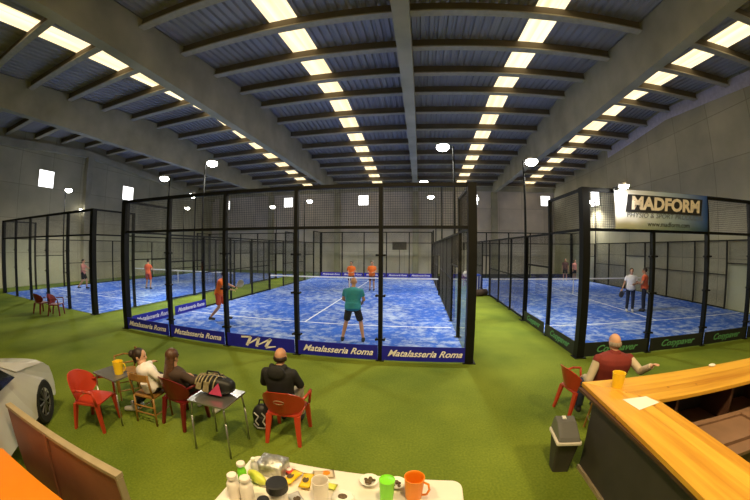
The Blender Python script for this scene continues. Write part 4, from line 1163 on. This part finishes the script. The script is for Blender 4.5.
# foil parcel
bm = BM(); box(bm, (0, 0, .055), (.20, .15, .10)); ball(bm, (.02, 0, .09), (.09, .07, .05)); 
o = fuse('foil_parcel', bm, 'foil', None, .012, 1); o.location = (2.74, -4.80, TZ-.005); o.scale = (1.15, 1.15, 1.15); tag(o, 'crumpled silver foil parcel near the left corner of the white table', 'foil parcel')
# lime bag
bm = BM(); ball(bm, (0, 0, .05), (.11, .04, .05), 3); o = fuse('lime_wrapper', bm, 'lime', None, .01); o.location = (2.68, -4.96, TZ); o.rotation_euler.z = -.4; tag(o, 'lime green wrapper behind the white bottles', 'wrapper')
def packet(label, loc, rz, m, s=(.10, .15, .05), tilt=.5, grp=None, stripe=None):
    bm = BM(); n = 8
    t = thing('snack_packet', label, 'packet', loc, rz, grp)
    rows = [[bm.verts.new(((-1+2*i/n)*s[0]/2*(1-.12*math.sin(PI*j/n)), (-1+2*j/n)*s[1]/2, sg*s[2]/2*math.sin(PI*i/n)*math.sin(PI*j/n)+s[2]/2+.002)) for i in range(n+1)] for sg in (-1, 1) for j in range(n+1)]
    for k in (0, n+1):
        for j in range(n):
            for i in range(n): bm.faces.new((rows[k+j][i], rows[k+j][i+1], rows[k+j+1][i+1], rows[k+j+1][i]))
    bmesh.ops.remove_doubles(bm, verts=bm.verts, dist=1e-5)
    obj('packet_body', bm, m, t, smooth=True)
    if stripe:
        bm = BM(); ball(bm, (0, -s[1]*.12, s[2]*.96), (s[0]*.28, s[1]*.2, .004)); obj('window_patch', bm, stripe, t)
packet('yellow snack packet in the middle of the white table, left one', (2.93, -4.85, TZ), -.3, 'yellow', (.09, .17, .06), stripe='olive')
packet('yellow snack packet in the middle of the white table, right one', (3.05, -4.86, TZ), .1, 'yellow', (.09, .17, .06), stripe='olive')
packet('red and white packet beside the foil parcel', (2.86, -4.77, TZ), 1.2, 'redpack', (.08, .11, .04), stripe='paper')
packet('orange and white wrapper lying near the back edge of the table', (3.15, -4.74, TZ), 1.9, 'beige', (.10, .17, .03), stripe='orangep')
packet('lime green packet behind the pale tumbler', (3.21, -4.86, TZ), 1.4, 'lime', (.07, .16, .04))
packet('silver and white wrapper at the bottom edge of the white table', (3.04, -5.06, TZ), .8, 'bagwhite', (.10, .14, .04), stripe='olive')


# ------------------------------------------------------------------ camera (wide, slightly fisheye lens)
cam = bpy.data.cameras.new('camera'); co = bpy.data.objects.new('camera', cam); col.objects.link(co)
yaw, pitch, roll = .1433, -.0061, .0055
f = Vector((-math.sin(yaw)*math.cos(pitch), math.cos(yaw)*math.cos(pitch), math.sin(pitch)))
r = f.cross(Vector((0, 0, 1))).normalized(); u = r.cross(f)
r2 = r*math.cos(roll)+u*math.sin(roll); u2 = u*math.cos(roll)-r*math.sin(roll)
mw = Matrix((( r2.x, u2.x, -f.x, 3.8373), (r2.y, u2.y, -f.y, -6.727), (r2.z, u2.z, -f.z, 2.5558), (0, 0, 0, 1)))
co.matrix_world = mw
if True:
    cam.type = 'PANO'; cam.panorama_type = 'FISHEYE_LENS_POLYNOMIAL'
    cam.fisheye_fov = PI
    cam.sensor_fit = 'HORIZONTAL'; cam.sensor_width = 36; cam.sensor_height = 24
    cam.fisheye_polynomial_k0 = 0
    cam.fisheye_polynomial_k1, cam.fisheye_polynomial_k2, cam.fisheye_polynomial_k3, cam.fisheye_polynomial_k4 = -0.06810748844952773, 1.3199158538894307e-05, 2.8373056560613487e-05, -5.018488231018004e-07
cam.clip_end = 200
scn.camera = co

w = bpy.data.worlds.new('world'); scn.world = w; w.use_nodes = True
w.node_tree.nodes['Background'].inputs['Color'].default_value = (.5, .55, .65, 1)
w.node_tree.nodes['Background'].inputs['Strength'].default_value = .4
vs = scn.view_settings
vs.view_transform = 'Standard'; vs.look = 'None'; vs.gamma = 1; vs.use_curve_mapping = False; vs.exposure = 0
try:
    scn.cycles.use_denoising = True; scn.cycles.denoiser = 'OPENIMAGEDENOISE'
    scn.cycles.max_bounces = 10; scn.cycles.transparent_max_bounces = 40; scn.cycles.sample_clamp_indirect = 4
except Exception: pass
